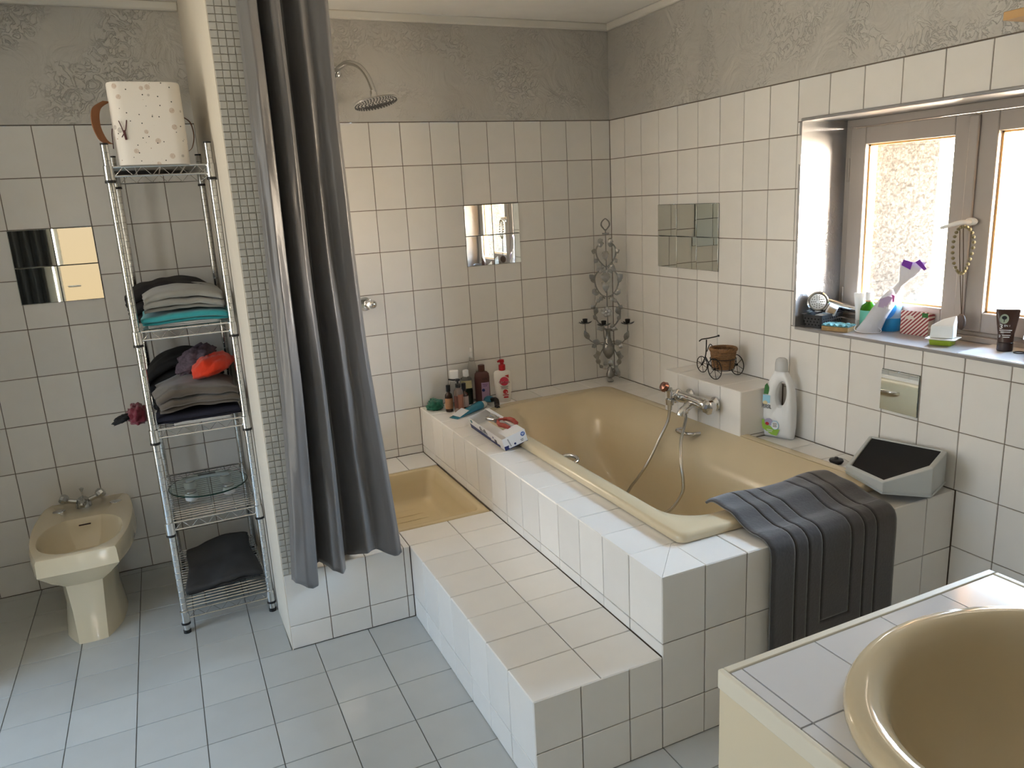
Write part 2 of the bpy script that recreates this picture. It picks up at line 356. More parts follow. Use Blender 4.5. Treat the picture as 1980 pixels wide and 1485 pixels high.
def sash(y0, y1, sl, sr, label):
    z0, z1 = WZ0 + .034, WZ1 - .033; zb, zt = WZ0 + .10, WZ1 - .097
    mb = MB().box(FX0, FX1, y0, y0 + sr, z0, z1).box(FX0, FX1, y1 - sl, y1, z0, z1).box(FX0, FX1, y0 + sr, y1 - sl, z0, zb).box(FX0, FX1, y0 + sr, y1 - sl, zt, z1)
    sh = obj('sash', mb, GREYW, win, bevel=.004, label=label)
    a, b = y0 + sr, y1 - sl; t = .006
    mb = MB().box(FX0 + .022, FX1 + .002, a, a + t, zb, zt).box(FX0 + .022, FX1 + .002, b - t, b, zb, zt).box(FX0 + .022, FX1 + .002, a, b, zb, zb + t).box(FX0 + .022, FX1 + .002, a, b, zt - t, zt)
    obj('glazing_bead', mb, SUNW, sh, label='wood bead around the pane with orange sunlight painted into its colour')
    obj('pane', MB().box(FX1 - .014, FX1 - .010, a + t, b - t, zb + t, zt - t), HGL, sh, smooth=False)
    return sh
s1_ = sash(-1.917, -1.414, .07, .072, 'grey painted sash, left of the two')
s2_ = sash(-2.432, -1.921, .074, .07, 'grey painted sash, right of the two')
obj('meeting_strip', MB().box(FX0 - .012, FX0, -1.936, -1.902, WZ0 + .04, WZ1 - .04), GREYW, win, bevel=.004)
WHITEPL = mat('white_plastic', (.80, .80, .79), .35)
hb = MB().lathe([(.0, 0), (.013, 0), (.013, .004), (.011, .008), (0, .009)], seg=20, sx=1, sy=1.7, M=Matrix.Rotation(-PI / 2, 4, 'Y'), c=(FX0 - .012, -1.94, 1.405))
hh = obj('handle', hb, WHITEPL, win, label='white lever handle')
hp = smooth([(FX0 - .02, -1.94, 1.405), (FX0 - .045, -1.94, 1.405), (FX0 - .05, -1.925, 1.403), (FX0 - .05, -1.90, 1.397), (FX0 - .05, -1.858, 1.385)], 5)
obj('handle_lever', MB().tube(hp, [.008] * (len(hp) - 6) + [.0075, .007, .0068, .0065, .006, .0045], 10), WHITEPL, hh)
for zc in (1.10, 1.60):
    obj('hinge', MB().tube([(FX0 + .004, -1.409, zc - .045), (FX0 + .004, -1.409, zc + .045)], .006, 10), mat('painted_hinge', (.33, .30, .27), .5, .3, bump=.4, bscale=80), win)
# partition wall between the bidet and the shower, mosaic on its end
PZ0, PL, PR, PY = .297, -2.055, -1.945, -1.043
mb = MB().prism([(-2.071, .0), (PL, PY + G), (PR, PY + G), (PR, .0)], .0, CZ)
wp = obj('wall_partition', mb, mat('pale_mosaic_grout', (.45, .42, .37), .9, var=.15, vscale=40), kind='structure')
obj('plaster', MB().add([(-2.0715, -.0, 0), (-2.0555, PY + .001, 0), (-2.0555, PY + .001, CZ), (-2.0715, 0, CZ), (-2.068, -.0, 0), (-2.052, PY + .001, 0), (-2.052, PY + .001, CZ), (-2.068, 0, CZ)],
    [(0, 1, 2, 3), (7, 6, 5, 4), (0, 4, 5, 1), (1, 5, 6, 2), (2, 6, 7, 3), (3, 7, 4, 0)]), CREAMPL, wp, label='cream painted plaster side of the partition')
MOS = mat('pale_grey_glass_mosaic', (.52, .51, .47), .25, var=.04, objvar=.07)
FP = ((0, PY + G, 0), X, Z, (0, -1, 0))
ms = .0225; n_i = 0; mv = []
for j in range(int((CZ - PZ0 - .004) / ms)):
    for i in range(5):
        u0 = PL + .001 + i * ms; z_ = PZ0 + .002 + j * ms
        jx = R.uniform(-.0004, .0004)
        if i < 4 and j < 75:
            tile(wp, FP, u0 + jx, u0 + ms + jx, z_, z_ + ms, MOS, th=.004, name='mosaic_tile', gap=.0013, ch=.0008)
        elif u0 + ms <= PR: mv.append((u0, z_))
mb = MB()
for u0, z_ in mv: mb.box(u0 + .0013, u0 + ms - .0013, PY + .0002, PY + G, z_ + .0013, z_ + ms - .0013)
obj('mosaic', mb, MOS, wp, kind='stuff')
tiles(wp, ((PR, 0, 0), Y, Z, X), [PY + .004, -.9, -.75, -.6, -.45, -.3, -.15, 0], [z for z in zrows if z > .3] + [.3], TILE, th=.004)
# left wall with the french window, rear wall with a door (seen only in the mirrors)
mb = MB().box(LX - .25, LX, FWY1, .22, -.1, CZ + .1).box(LX - .25, LX, RY - .2, FWY0, -.1, CZ + .1).box(LX - .25, LX, FWY0, FWY1, FWZ1, CZ + .1).box(LX - .25, LX, FWY0, FWY1, -.1, FWZ0)
obj('wall_left', mb, mat('pale_wall_paint', (.76, .73, .67), .8), kind='structure')
fy = (FWY0 + FWY1) / 2
obj('wall_alcove', MB().box(LX - .2, -3.16, -.82, .2, -.1, CZ), mat('pale_wall_paint', (.76, .73, .67), .8), kind='structure')
mb = MB().box(LX - .12, LX - .06, FWY0, FWY1, FWZ1 - .06, FWZ1).box(LX - .12, LX - .06, FWY0, FWY1, FWZ0, FWZ0 + .05)
for a, b in ((FWY0, FWY0 + .07), (fy - .05, fy + .05), (FWY1 - .07, FWY1)): mb.box(LX - .12, LX - .06, a, b, FWZ0, FWZ1)
win2 = obj('window_2', mb, WHITEP, kind='structure', bevel=.004)
DIMG = bpy.data.materials.new('light_dimming_glass'); DIMG.use_nodes = True; t_ = DIMG.node_tree; t_.nodes.clear(); o_ = t_.nodes.new('ShaderNodeOutputMaterial'); a_ = t_.nodes.new('ShaderNodeBsdfTransparent'); a_.inputs[0].default_value = (.215, .222, .228, 1); t_.links.new(a_.outputs[0], o_.inputs[0])  # no real voile: tint added to dim daylight through the unseen panes
for a, b in ((FWY0 + .07, fy - .05), (fy + .05, FWY1 - .07)): obj('pane', MB().box(LX - .093, LX - .089, a, b, FWZ0 + .05, FWZ1 - .06), DIMG, win2, smooth=False)
DIMG2 = DIMG.copy(); DIMG2.name = 'warm_dimming_glass'; DIMG2.node_tree.nodes['Transparent BSDF'].inputs[0].default_value = (.088, .083, .074, 1)  # tint added to tone down daylight through the rear door pane
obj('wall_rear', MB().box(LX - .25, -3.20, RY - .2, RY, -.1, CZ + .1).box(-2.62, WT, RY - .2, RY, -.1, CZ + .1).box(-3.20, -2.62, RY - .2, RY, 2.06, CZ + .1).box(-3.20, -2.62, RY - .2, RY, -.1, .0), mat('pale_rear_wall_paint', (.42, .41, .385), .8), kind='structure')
DOORC = mat('cream_door_paint', (.86, .80, .66), .45)
dr = obj('door_1', MB().box(-3.19, -3.155, RY + .002, RY + .04, .01, 2.06).box(-2.70, -2.63, RY + .002, RY + .04, .01, 2.06).box(-3.155, -2.70, RY + .002, RY + .04, .01, .75).box(-3.155, -2.70, RY + .002, RY + .04, 1.96, 2.06), DOORC, kind='structure', bevel=.004)
obj('pane', MB().box(-3.155, -2.70, RY + .018, RY + .022, .75, 1.96), DIMG2, dr, smooth=False)
obj('door_frame', MB().box(-3.27, -3.20, RY, RY + .05, 0, 2.12).box(-2.62, -2.55, RY, RY + .05, 0, 2.12).box(-3.27, -2.55, RY, RY + .05, 2.07, 2.14), mat('grey_door_frame', (.38, .36, .30), .5), dr, bevel=.004)
obj('handle', MB().tube(smooth([(-3.10, RY + .04, .98), (-3.10, RY + .08, .98), (-3.0, RY + .08, .98)], 5), .008, 8), CHROME, dr)

# ================================================================ MASONRY: bath surround, step, shower plinth, ledge
DK, ST = .54, .297
DX, DY = -1.182, -2.1
bs = thing('bath_surround', 'white tiled masonry surround with broad deck built around the beige bathtub', 'bath surround', (-.59, -1.05, 0))
g = G; mb = MB()
for b_ in ((DX + g, -.986, DY + g, -.002), (-.985, -.002, DY + g, -1.935), (-.985, -.002, -.21, -.002), (-.18, -.002, -1.934, -.211)): obj('masonry', MB().box(*b_, 0, DK - g), GROUT, bs, world=True)
obj('masonry', MB().prism([(-.984, -.211)] + [(-.984, -.44)] + [(-.742 + .285 * math.cos(math.radians(a)), -.495 + .285 * math.sin(math.radians(a))) for a in range(170, 94, -8)] + [(-.80, -.211)], 0, DK - g), GROUT, bs, world=True)
FD = ((0, 0, DK - g), X, Y, Z)
rc = [-.02, -.17, -.316, -.463, -.61, -.757, -.90, -1.047, -1.193, -1.338, -1.484, -1.635, -1.787, -1.94]
tiles(bs, FD, [DX, -.985], rc[1:], TILE); tile(bs, FD, DX, -.985, -.17, -.001, TILE)
tiles(bs, FD, [-1.034, -.885, -.735, -.585, -.435, -.285, -.135, -.001], [DY, -1.935], TILE, holes=[(-1.034, -.985, -1.94, -1.9)])
for a, b in zip([-.985, -.865, -.715, -.565, -.415, -.265], [-.865, -.715, -.565, -.415, -.265, -.18]): tile(bs, FD, a, b, -.222, -.001, TILE)
tile(bs, FD, -.18, -.001, -.222, -.001, TILE)
def cutslab(x0, x1, y0, y1, z0, z1, n, keepf):
    v = {}; vs = []; fs = []
    def key(i, j, top):
        k = (i, j, top)
        if k not in v: v[k] = len(vs); vs.append((lerp(x0, x1, i / n), lerp(y0, y1, j / n), z1 if top else z0))
        return v[k]
    keep = {(i, j) for i in range(n) for j in range(n) if keepf(lerp(x0, x1, (i + .5) / n), lerp(y0, y1, (j + .5) / n))}
    for i, j in keep:
        q = [(i, j), (i + 1, j), (i + 1, j + 1), (i, j + 1)]
        fs.append([key(a, b, 1) for a, b in q]); fs.append([key(a, b, 0) for a, b in reversed(q)])
        for (di, dj), (a, b) in {(0, -1): (q[0], q[1]), (1, 0): (q[1], q[2]), (0, 1): (q[2], q[3]), (-1, 0): (q[3], q[0])}.items():
            if (i + di, j + dj) not in keep: fs.append([key(*a, 0), key(*b, 0), key(*b, 1), key(*a, 1)])
    return MB().add(vs, fs) if fs else None
for a, b, c, d in ((-.984, -.866, -.37, -.2235), (-.984, -.866, -.49, -.372), (-.864, -.716, -.37, -.2235)):
    q_ = cutslab(a, b, c, d, DK - g, DK - .0002, 22, lambda x, y: math.hypot(x + .742, y + .495) > .268 and x < -.742)
    if q_: obj('tile', q_, TILE, bs, world=True, smooth=False)
tiles(bs, FD, [-.19, -.001], [-1.935, -1.8, -1.65, -1.5, -1.35, -1.312], TILE); tiles(bs, FD, [-.19, -.001], [-.79, -.64, -.49, -.34, -.222], TILE)
def polytile(parent, poly, z0, z1):
    n = len(poly); cx = sum(p[0] for p in poly) / n; cy = sum(p[1] for p in poly) / n
    sh = [(x + (cx - x) * .012, y + (cy - y) * .012) for x, y in poly]
    return obj('tile', MB().prism(sh, z0, z1), TILE, parent, world=True)
polytile(bs, [(DX, DY), (-1.034, -1.94), (DX, -1.94)], DK - g, DK); polytile(bs, [(DX, DY), (-1.034, DY), (-1.034, -1.94)], DK - g, DK)
riser = [0, -.045] + [-.045 - .1455 * k for k in range(1, 14)] + [DY]
FS = ((DX + g, 0, 0), (0, -1, 0), Z, (-1, 0, 0))
tiles(bs, FS, [-a for a in riser], [DK, .336, ST], TILE)
FE = ((0, DY + g, 0), X, Z, (0, -1, 0))
tiles(bs, FE, [DX, -1.034, -.885, -.735, -.585, -.435, -.285, -.135, -.001], [DK, .336, .133, .001], TILE)
# step
st_ = thing('bath_step', 'long low white tiled step along the side of the bath surround', 'step', (-1.385, -1.5, 0))
SX = -1.585
obj('masonry', MB().box(SX + g, DX - .001, DY + g, -.9, 0, ST - g), GROUT, st_, world=True)
tiles(st_, ((0, 0, ST - g), X, Y, Z), [SX, -1.379, DX], [DY, -1.94, -1.788, -1.638, -1.488, -1.342, -1.195, -1.043, -.9], TILE)
tiles(st_, ((SX + g, 0, 0), (0, -1, 0), Z, (-1, 0, 0)), [1.045, 1.195, 1.342, 1.488, 1.638, 1.788, 1.94, -DY], [ST, .093, .001], TILE)
tiles(st_, FE, [SX, -1.443, -1.291, DX], [ST, .137, .001], TILE)
# shower plinth
sb = thing('shower_plinth', 'raised white tiled plinth the shower tray is set into, under the curtain', 'shower base', (-1.77, -1.0, 0))
obj('masonry', MB().box(PR + .001, SX - .001, PY + g, -.9, 0, ST - g), GROUT, sb, world=True)
obj('rear_masonry', MB().box(PR + .001, DX - .001, -.215, -.001, 0, ST - g), GROUT, sb, world=True)
tiles(wp, FP, [PL, -1.907], [ST, .092, .001], TILE); tiles(sb, FP, [-1.907, -1.757, -1.61, SX + .0], [ST, .092, .001], TILE)
tiles(sb, ((0, 0, ST - g), X, Y, Z), [PR + .002, -1.907, -1.757, -1.61, SX], [PY, -.9], TILE)
tiles(sb, ((0, 0, ST - g), X, Y, Z), [PR + .002, -1.78, -1.63, -1.48, -1.33, DX], [-.222, -.001], TILE)
# ledge under the tricycle
lb = thing('tiled_ledge', 'small white tiled block on the bath deck carrying the bath mixer', 'ledge', (-.115, -1.05, DK))
obj('masonry', MB().box(-.225 + g, -.001, -1.312 + g, -.795, DK + .014, .748 - g).box(-.17, -.001, -1.312 + g, -.795, DK + .0005, DK + .0135), GROUT, lb, world=True)
tiles(lb, ((0, 0, .748 - g), X, Y, Z), [-.225, -.001], [-1.312, -1.185, -1.035, -.885, -.795], TILE)
tiles(lb, ((-.225 + g, 0, 0), (0, -1, 0), Z, (-1, 0, 0)), [.795, .895, 1.04, 1.185, 1.312], [DK + .014, .748], TILE)
tiles(lb, ((0, -1.312 + g, 0), X, Z, (0, -1, 0)), [-.225, -.001], [DK, .748], TILE, holes=[(-.225, -.172, DK, DK + .014)])
tiles(lb, ((0, -.795 - g, 0), (-1, 0, 0), Z, (0, 1, 0)), [.001, .225], [DK + .014, .748], TILE)

# ================================================================ SANITARY WARE
def rrect(x0, x1, y0, y1, r, n=8, z=0, rs=None):
    rs = rs or [r] * 4; out = []
    for (cx, cy, a0), q in zip(((x1, y1, 0), (x0, y1, 90), (x0, y0, 180), (x1, y0, 270)), rs):
        sx, sy = (-1 if cx == x1 else 1), (-1 if cy == y1 else 1)
        for k in range(n + 1):
            a = math.radians(a0 + 90 * k / n); out.append((cx + sx * q + q * math.cos(a), cy + sy * q + q * math.sin(a), z))
    return out
bt = thing('bathtub', 'beige enamel bathtub sunk into the white tiled deck', 'bathtub', (-.6, -1.05, .1))
TX0, TX1, TY0, TY1 = -1.022, -.175, -1.968, -.205
def rr(ins, z, r, ex=(0, 0, 0, 0)):
    q = rrect(TX0 + ins + ex[0], TX1 - ins - ex[1], TY0 + ins + ex[2], TY1 - ins - ex[3], r, 12, z, [max(r, .05), max(.29 - ins * .8, r), r, r]); o = []
    for x, y, zz in q:      # the rim stands proud on the near and left sides and lies almost flush at the far and right sides
        l = max(0, (TX1 - x) / .85 * 1.8 - .8) * min(1, max(0, (-y - .25) / .25)); n = max(0, (TY1 - y) / 1.76 * 2.4 - 1.4)
        k = .22 + .78 * min(1, max(l, n)); o.append((x, y, DK + (zz - DK) * k if zz > DK else zz))
    return o
rings = [rr(.012, DK + .0005, .03), rr(.0, DK + .004, .03), rr(-.001, DK + .018, .03), rr(.003, DK + .028, .03), rr(.012, DK + .032, .03), rr(.05, DK + .033, .06),
         rr(.062, DK + .031, .13, (0, -.015, .025, -.02)), rr(.072, DK + .02, .15, (0, -.008, .03, -.015)), rr(.088, DK - .02, .16, (0, .035, .03, .0)), rr(.10, DK - .06, .17, (0, .07, .04, .01)),
         rr(.112, DK - .10, .17, (0, .085, .05, .02)), rr(.13, DK - .22, .16, (0, .08, .09, .06)), rr(.155, DK - .33, .14, (0, .07, .15, .12)), rr(.19, DK - .375, .11, (0, .05, .19, .18)), rr(.26, DK - .39, .06, (0, 0, .2, .2))]
obj('shell', MB().loft(rings, cap0=False), ENAMEL, bt, world=True, smooth=60)
def grab(pts, name='grab_handle'):
    return obj(name, MB().tube(smooth(pts, 6), .0085, 10), CHROME, bt, world=True, label='chrome grab handle')
grab([(-.285, -1.02, DK - .012), (-.330, -1.03, DK - .008), (-.342, -1.075, DK - .006), (-.330, -1.12, DK - .004), (-.285, -1.13, DK - .006)])
grab([(-.935, -1.055, DK - .012), (-.900, -1.065, DK - .006), (-.888, -1.105, DK - .002), (-.900, -1.145, DK - .004), (-.935, -1.155, DK - .012)])
obj('waste', MB().lathe([(0, 0), (.035, 0), (.035, .003), (.02, .005), (0, .005)], c=(-.6, -.5, DK - .389)), CHROME, bt, world=True)
# shower tray
sh = thing('shower_tray', 'square beige ceramic shower tray beside the bath surround', 'shower tray', (-1.56, -.56, .12))
def sr(i, z, r): return rrect(PR + .004 + i, DX - .004 - i, -.897 + i, -.226 - i, r, 6, z)
rings = [sr(0, ST - .06, .01), sr(0, ST - .004, .01), sr(.004, ST + .001, .012), sr(.03, ST + .001, .03), sr(.036, ST - .003, .04), sr(.05, ST - .05, .045), sr(.065, ST - .12, .05), sr(.09, ST - .14, .05), sr(.2, ST - .145, .05)]
obj('basin', MB().loft(rings, cap0=False), mat('beige_tray_ceramic', (.60, .49, .30), .25, var=.08, vscale=4), sh, world=True, smooth=60)
mb = MB()
for k in range(9): y_ = -.80 + k * .06; mb.box(-1.80, -1.32, y_, y_ + .02, ST - .1455, ST - .1425)
obj('grip_ribs', mb, MATS['beige_tray_ceramic'], sh, world=True)
# bidet
bd = thing('bidet', 'beige ceramic pedestal bidet against the left part of the back wall', 'bidet', (-2.737, -.3, 0))
BXC = -2.728
def sec(side, corner, zc, fy=None, crisp=True):
    """outline at height zc: smooth side from back to the front corner, then the flat front; mirrored"""
    h = [Vector((a, b, 0)) for a, b in side] + [Vector((*corner, 0))]
    q = smooth(h, 4)
    fr = [Vector((lerp(corner[0], 0, t), lerp(corner[1], fy if fy else corner[1] - .006, 1 - (1 - t) ** 2), 0)) for t in (.12, .4, .7, 1)]
    k = q + fr
    return [(BXC + p.x, p.y, zc) for p in k] + [(BXC - p.x, p.y, zc) for p in reversed(k[:-1])]
def oval(rx, y0, y1, zc, e=2.3):
    """inner opening with the same count of points, flatter at the back"""
    n = len(B[0]); out = []; yc, ry = (y0 + y1) / 2, (y0 - y1) / 2
    src = B[-1] if len(B) else None
    for x, y, _ in B[7]:
        a = math.atan2((y - yc) / ry, (x - BXC) / rx); c, s_ = math.cos(a), math.sin(a)
        r_ = (abs(c) ** e + abs(s_) ** e) ** (-1 / e); out.append((BXC + rx * c * r_, yc + ry * s_ * r_, zc))
    return out
B = [sec([(.05, -.17), (.09, -.20), (.112, -.33), (.102, -.46), (.085, -.52)], (.050, -.590), .0), sec([(.05, -.17), (.088, -.20), (.110, -.33), (.100, -.46), (.082, -.52)], (.050, -.586), .012),
     sec([(.05, -.14), (.080, -.18), (.096, -.30), (.090, -.42), (.078, -.48)], (.055, -.556), .12), sec([(.05, -.10), (.088, -.16), (.104, -.28), (.100, -.40), (.085, -.47)], (.062, -.548), .225),
     sec([(.09, -.02), (.125, -.07), (.150, -.22), (.148, -.38), (.135, -.48)], (.098, -.585), .262), sec([(.142, -.001), (.166, -.05), (.184, -.22), (.180, -.38), (.165, -.50)], (.131, -.610), .300),
     sec([(.148, -.001), (.171, -.05), (.189, -.22), (.184, -.38), (.167, -.50)], (.135, -.616), .306), sec([(.146, -.001), (.169, -.05), (.185, -.22), (.180, -.38), (.163, -.50)], (.133, -.614), .362),
     sec([(.142, -.001), (.165, -.05), (.181, -.22), (.176, -.38), (.159, -.495)], (.129, -.609), .371), sec([(.136, -.004), (.159, -.052), (.174, -.22), (.169, -.38), (.152, -.49)], (.122, -.601), .374)]
B += [oval(.150, -.215, -.590, .372), oval(.145, -.220, -.585, .366), oval(.139, -.228, -.577, .345), oval(.125, -.245, -.555, .30), oval(.095, -.28, -.50, .262), oval(.04, -.34, -.42, .252)]
obj('bowl', MB().loft(B, cap0=True), BEIGE2, bd, world=True, smooth=38, bevel=0)
obj('overflow_slot', MB().box(-2.750, -2.706, -.240, -.2285, .338, .348), mat('dark_slot', (.03, .01, .01), .6), bd, world=True)
for dx in (-.10, .115):
    obj('hole_cover', MB().lathe([(0, 0), (.022, 0), (.021, .003), (.012, .005), (0, .005)], c=(-2.73 + dx, -.10, .373), sx=1.1, sy=.8), DCHROME, bd, world=True, label='dull metal cap over a tap hole')
tp = thing('bidet_tap', 'worn chrome two-handled tap on the back edge of the bidet', 'tap', (-2.737, -.085, .372))
obj('body', MB().lathe([(0, 0), (.032, 0), (.030, .02), (.024, .034), (.014, .042), (0, .044)], seg=20), DCHROME, tp)
sp_ = smooth([(0, -.01, .022), (0, -.04, .026), (0, -.055, .018)], 5)
obj('spout', MB().tube(sp_, [.016] * 4 + [.014, .013, .012, .012, .011, .011, .010][:len(sp_) - 4], 12), DCHROME, tp)
for s_ in (-1, 1):
    q = smooth([(s_ * .012, 0, .024), (s_ * .045, 0, .034), (s_ * .058, 0, .040)], 4)
    a = obj('valve_arm', MB().tube(q, .010, 10), DCHROME, tp)
    Mk = Matrix.Translation((s_ * .055, 0, .038)) @ Matrix.Rotation(s_ * 1.0, 4, 'Y')
    obj('knob', MB().lathe([(0, 0), (.014, 0), (.021, .010), (.022, .022), (.017, .032), (0, .034)], seg=8, M=Mk), DCHROME, tp, smooth=20)
obj('popup_rod', MB().tube([(0, .012, .04), (0, .012, .066)], .003, 8).lathe([(0, 0), (.004, 0), (.010, .014), (.004, .017), (0, .017)], c=(0, .012, .064), seg=12), DCHROME, tp)
# ---------------------------------------------------------------- wash basin unit in the near right corner
CT = .84
cx0, cx1, cy0, cy1 = -1.605, -.972, -3.62, -2.838
wu = thing('washbasin_cabinet', 'cream cabinet with a white tiled top holding the big oval basin', 'cabinet', ((cx0 + cx1) / 2, (cy0 + cy1) / 2, 0))
CREAMW = mat('cream_painted_board', (.66, .58, .42), .5, bump=.08, bscale=50, var=.05, vscale=6, stretch=(1, 1, .3))
obj('side_panel', MB().box(cx0, cx0 + .018, cy0, cy1, .60, CT - .003), CREAMW, wu, world=True, bevel=.002)
obj('side_panel', MB().box(cx0 + .006, cx0 + .02, cy0, cy1 - .006, .06, .5985), CREAMW, wu, world=True, bevel=.002)
obj('front_panel', MB().box(cx0 + .019, cx1 - .019, cy0, cy0 + .018, .06, CT - .01), CREAMW, wu, world=True)
obj('back_panel', MB().box(cx0 + .019, cx1 - .019, cy1 - .018, cy1 - .001, .06, CT - .01), CREAMW, wu, world=True)
obj('side_panel', MB().box(cx1 - .018, cx1, cy0, cy1, .06, CT - .003), CREAMW, wu, world=True, bevel=.002)
obj('plinth', MB().box(cx0 + .03, cx1 - .03, cy0 + .03, cy1 - .03, 0, .06), CREAMW, wu, world=True)
for nm, b in (('edge_strip', (cx0 - .002, cx0 + .008, cy0, cy1 + .002)), ('edge_strip', (cx0 + .0085, cx1, cy1 - .012, cy1 + .002)), ('edge_strip', (cx1 - .010, cx1 + .002, cy0, cy1 - .0125))):
    obj(nm, MB().box(*b, CT - .03, CT + .002), WHITEP if nm == 'x' else mat('cream_edge_strip', (.70, .66, .55), .45), wu, world=True, bevel=.002)
BX, BY, BA, BB = -1.278, -3.145, .305, .246
def holed(x0, x1, y0, y1, z0, z1, n):
    """slab cut away inside the basin ellipse"""
    v = {}; vs = []; fs = []
    def key(i, j, top):
        k = (i, j, top)
        if k not in v: v[k] = len(vs); vs.append((lerp(x0, x1, i / n), lerp(y0, y1, j / n), z1 if top else z0))
        return v[k]
    keep = {(i, j) for i in range(n) for j in range(n) if ((lerp(x0, x1, (i + .5) / n) - BX) / (BA - .025)) ** 2 + ((lerp(y0, y1, (j + .5) / n) - BY) / (BB - .025)) ** 2 > 1}
    for i, j in keep:
        q = [(i, j), (i + 1, j), (i + 1, j + 1), (i, j + 1)]
        fs.append([key(a, b, 1) for a, b in q]); fs.append([key(a, b, 0) for a, b in reversed(q)])
        for (di, dj), (a, b) in {(0, -1): (q[0], q[1]), (1, 0): (q[1], q[2]), (0, 1): (q[2], q[3]), (-1, 0): (q[3], q[0])}.items():
            if (i + di, j + dj) not in keep: fs.append([key(*a, 0), key(*b, 0), key(*b, 1), key(*a, 1)])
    return MB().add(vs, fs) if fs else None
CTILE = mat('glazed_white_counter_tile', (.66, .665, .69), .12, bump=.03, bscale=200, var=.05, vscale=7, objvar=.03)
obj('top_board', holed(cx0 + .012, cx1 - .014, cy0 + .002, cy1 - .014, CT - .02, CT - .003, 60), GROUT, wu, world=True, smooth=False)
xs = [cx0 + .009, -1.573, -1.424, -1.275, -1.126, cx1 - .012]; ys = [cy0, -3.591, -3.441, -3.292, -3.144, -2.993, cy1 - .013]
for i in range(5):
    for j in range(6):
        q = .0014; a = holed(xs[i] + q, xs[i + 1] - q, ys[j] + q, ys[j + 1] - q, CT - .003, CT + .001, 14)
        if a: obj('tile', a, CTILE, wu, world=True, smooth=False)
ba = thing('washbasin', 'large oval beige ceramic basin set into the tiled cabinet top', 'washbasin', (BX, BY, .65))
pr = [(.92, CT - .02), (.985, CT + .001), (1.0, CT + .006), (.998, CT + .014), (.98, CT + .021), (.94, CT + .024), (.88, CT + .022), (.835, CT + .016), (.80, CT + .004), (.775, CT - .02), (.72, CT - .075), (.62, CT - .125), (.45, CT - .16), (.2, CT - .175), (.07, CT - .178)]
rings = [[(BX + BA * r * math.cos(2 * PI * k / 56), BY + BB * r * math.sin(2 * PI * k / 56), z) for k in range(56)] for r, z in pr]
obj('bowl', MB().loft(rings, cap0=False), mat('beige_basin_ceramic', (.56, .47, .32), .08, var=.02, coat=.3), ba, world=True, smooth=70)
obj('waste', MB().lathe([(0, 0), (.03, 0), (.03, .003), (.015, .004), (0, .004)], c=(BX, BY, CT - .177)), CHROME, ba, world=True)

# ---------------------------------------------------------------- mirrors made of mirror tiles
def mirror(name, label, base, U, N, us, zs, skip=()):
    t = thing(name, label, 'mirror', base)
    F = (tuple(Vector(N) * -.0008), U, Z, N)
    for i in range(len(us) - 1):
        for j in range(len(zs) - 1):
            u0, u1, v0, v1 = us[i], us[i + 1], zs[j], zs[j + 1]; a = .0012
            p = Vector(base) + Vector(U) * (u0 + u1) / 2 + Vector(N) * .0022
            mb = MB().box(-(u1 - u0) / 2 + a, (u1 - u0) / 2 - a, -(v1 - v0) / 2 + a, (v1 - v0) / 2 - a, -.002, .0024)
            o = obj('mirror_tile', mb, MIRROR, t, bevel=.0012, seg=1)
            M = Matrix(((U[0], 0, N[0], U[0] * (u0 + u1) / 2 + N[0] * .0032), (U[1], 0, N[1], U[1] * (u0 + u1) / 2 + N[1] * .0032), (0, 1, 0, (v0 + v1) / 2), (0, 0, 0, 1)))
            o.matrix_basis = M @ Matrix.Rotation(R.gauss(0, .003), 4, 'X') @ Matrix.Rotation(R.gauss(0, .004), 4, 'Y')
    c0, c1, d0, d1 = us[0], us[-1], zs[0], zs[-1]
    P = [Vector(base) * 0 + Vector(U) * u + Vector((0, 0, v)) + Vector(N) * .0006 for u, v in ((c0, d0), (c1, d0), (c1, d1), (c0, d1))]
    N_ = Vector(N) * .0006
    obj('backing', MB().add([q for q in P] + [q + N_ for q in P], [(0, 1, 2, 3), (7, 6, 5, 4)] + [(k, (k + 1) % 4, 4 + (k + 1) % 4, 4 + k) for k in range(4)]), MEDGE, t)
mirror('wall_mirror', 'square of four mirror tiles on the back wall reflecting the window', (-.7165, 0, 1.233), X, (0, -1, 0), [-.152, 0, .152], [0, .153, .306])
mirror('wall_mirror', 'square of mirror tiles high on the right wall beside the corner sconce', (0, -.668, 1.19), (0, -1, 0), (-1, 0, 0), [-.229, -.076, .076, .229], [0, .152, .304])
mirror('wall_mirror', 'square mirror of four tiles left of the chrome rack above the bidet', (-2.674, 0, 1.241), X, (0, -1, 0), [-.152, 0, .152], [0, .149, .299])
mirror('wall_mirror', 'single small square mirror tile below the window sill', (0, -1.865, .752), (0, -1, 0), (-1, 0, 0), [-.076, .076], [0, .15])

# ---------------------------------------------------------------- shower fittings
sh_ = thing('rain_shower', 'round chrome rain shower head on a curved arm from the back wall', 'shower head', (-1.437, 0, 2.168))
pts = smooth([(0, 0, 0), (0, -.06, .012), (.005, -.14, .004), (.018, -.22, -.035), (.042, -.275, -.095), (.062, -.292, -.14)], 7)
pts = smooth([(-.01, 0, -.012), (.0, -.05, .0), (.025, -.10, .012), (.06, -.16, -.01), (.085, -.20, -.06), (.10, -.222, -.125)], 7)
obj('arm', MB().tube(pts, .011, 14), DCHROME, sh_)
obj('flange', MB().lathe([(0, 0), (.026, 0), (.024, .008), (.012, .012), (0, .012)], M=Matrix.Rotation(PI / 2, 4, 'X'), c=(-.01, 0, -.012)), CHROME, sh_)
Mh = Matrix.Translation((.103, -.226, -.168)) @ Matrix.Rotation(-.17, 4, 'X') @ Matrix.Rotation(-.13, 4, 'Y')
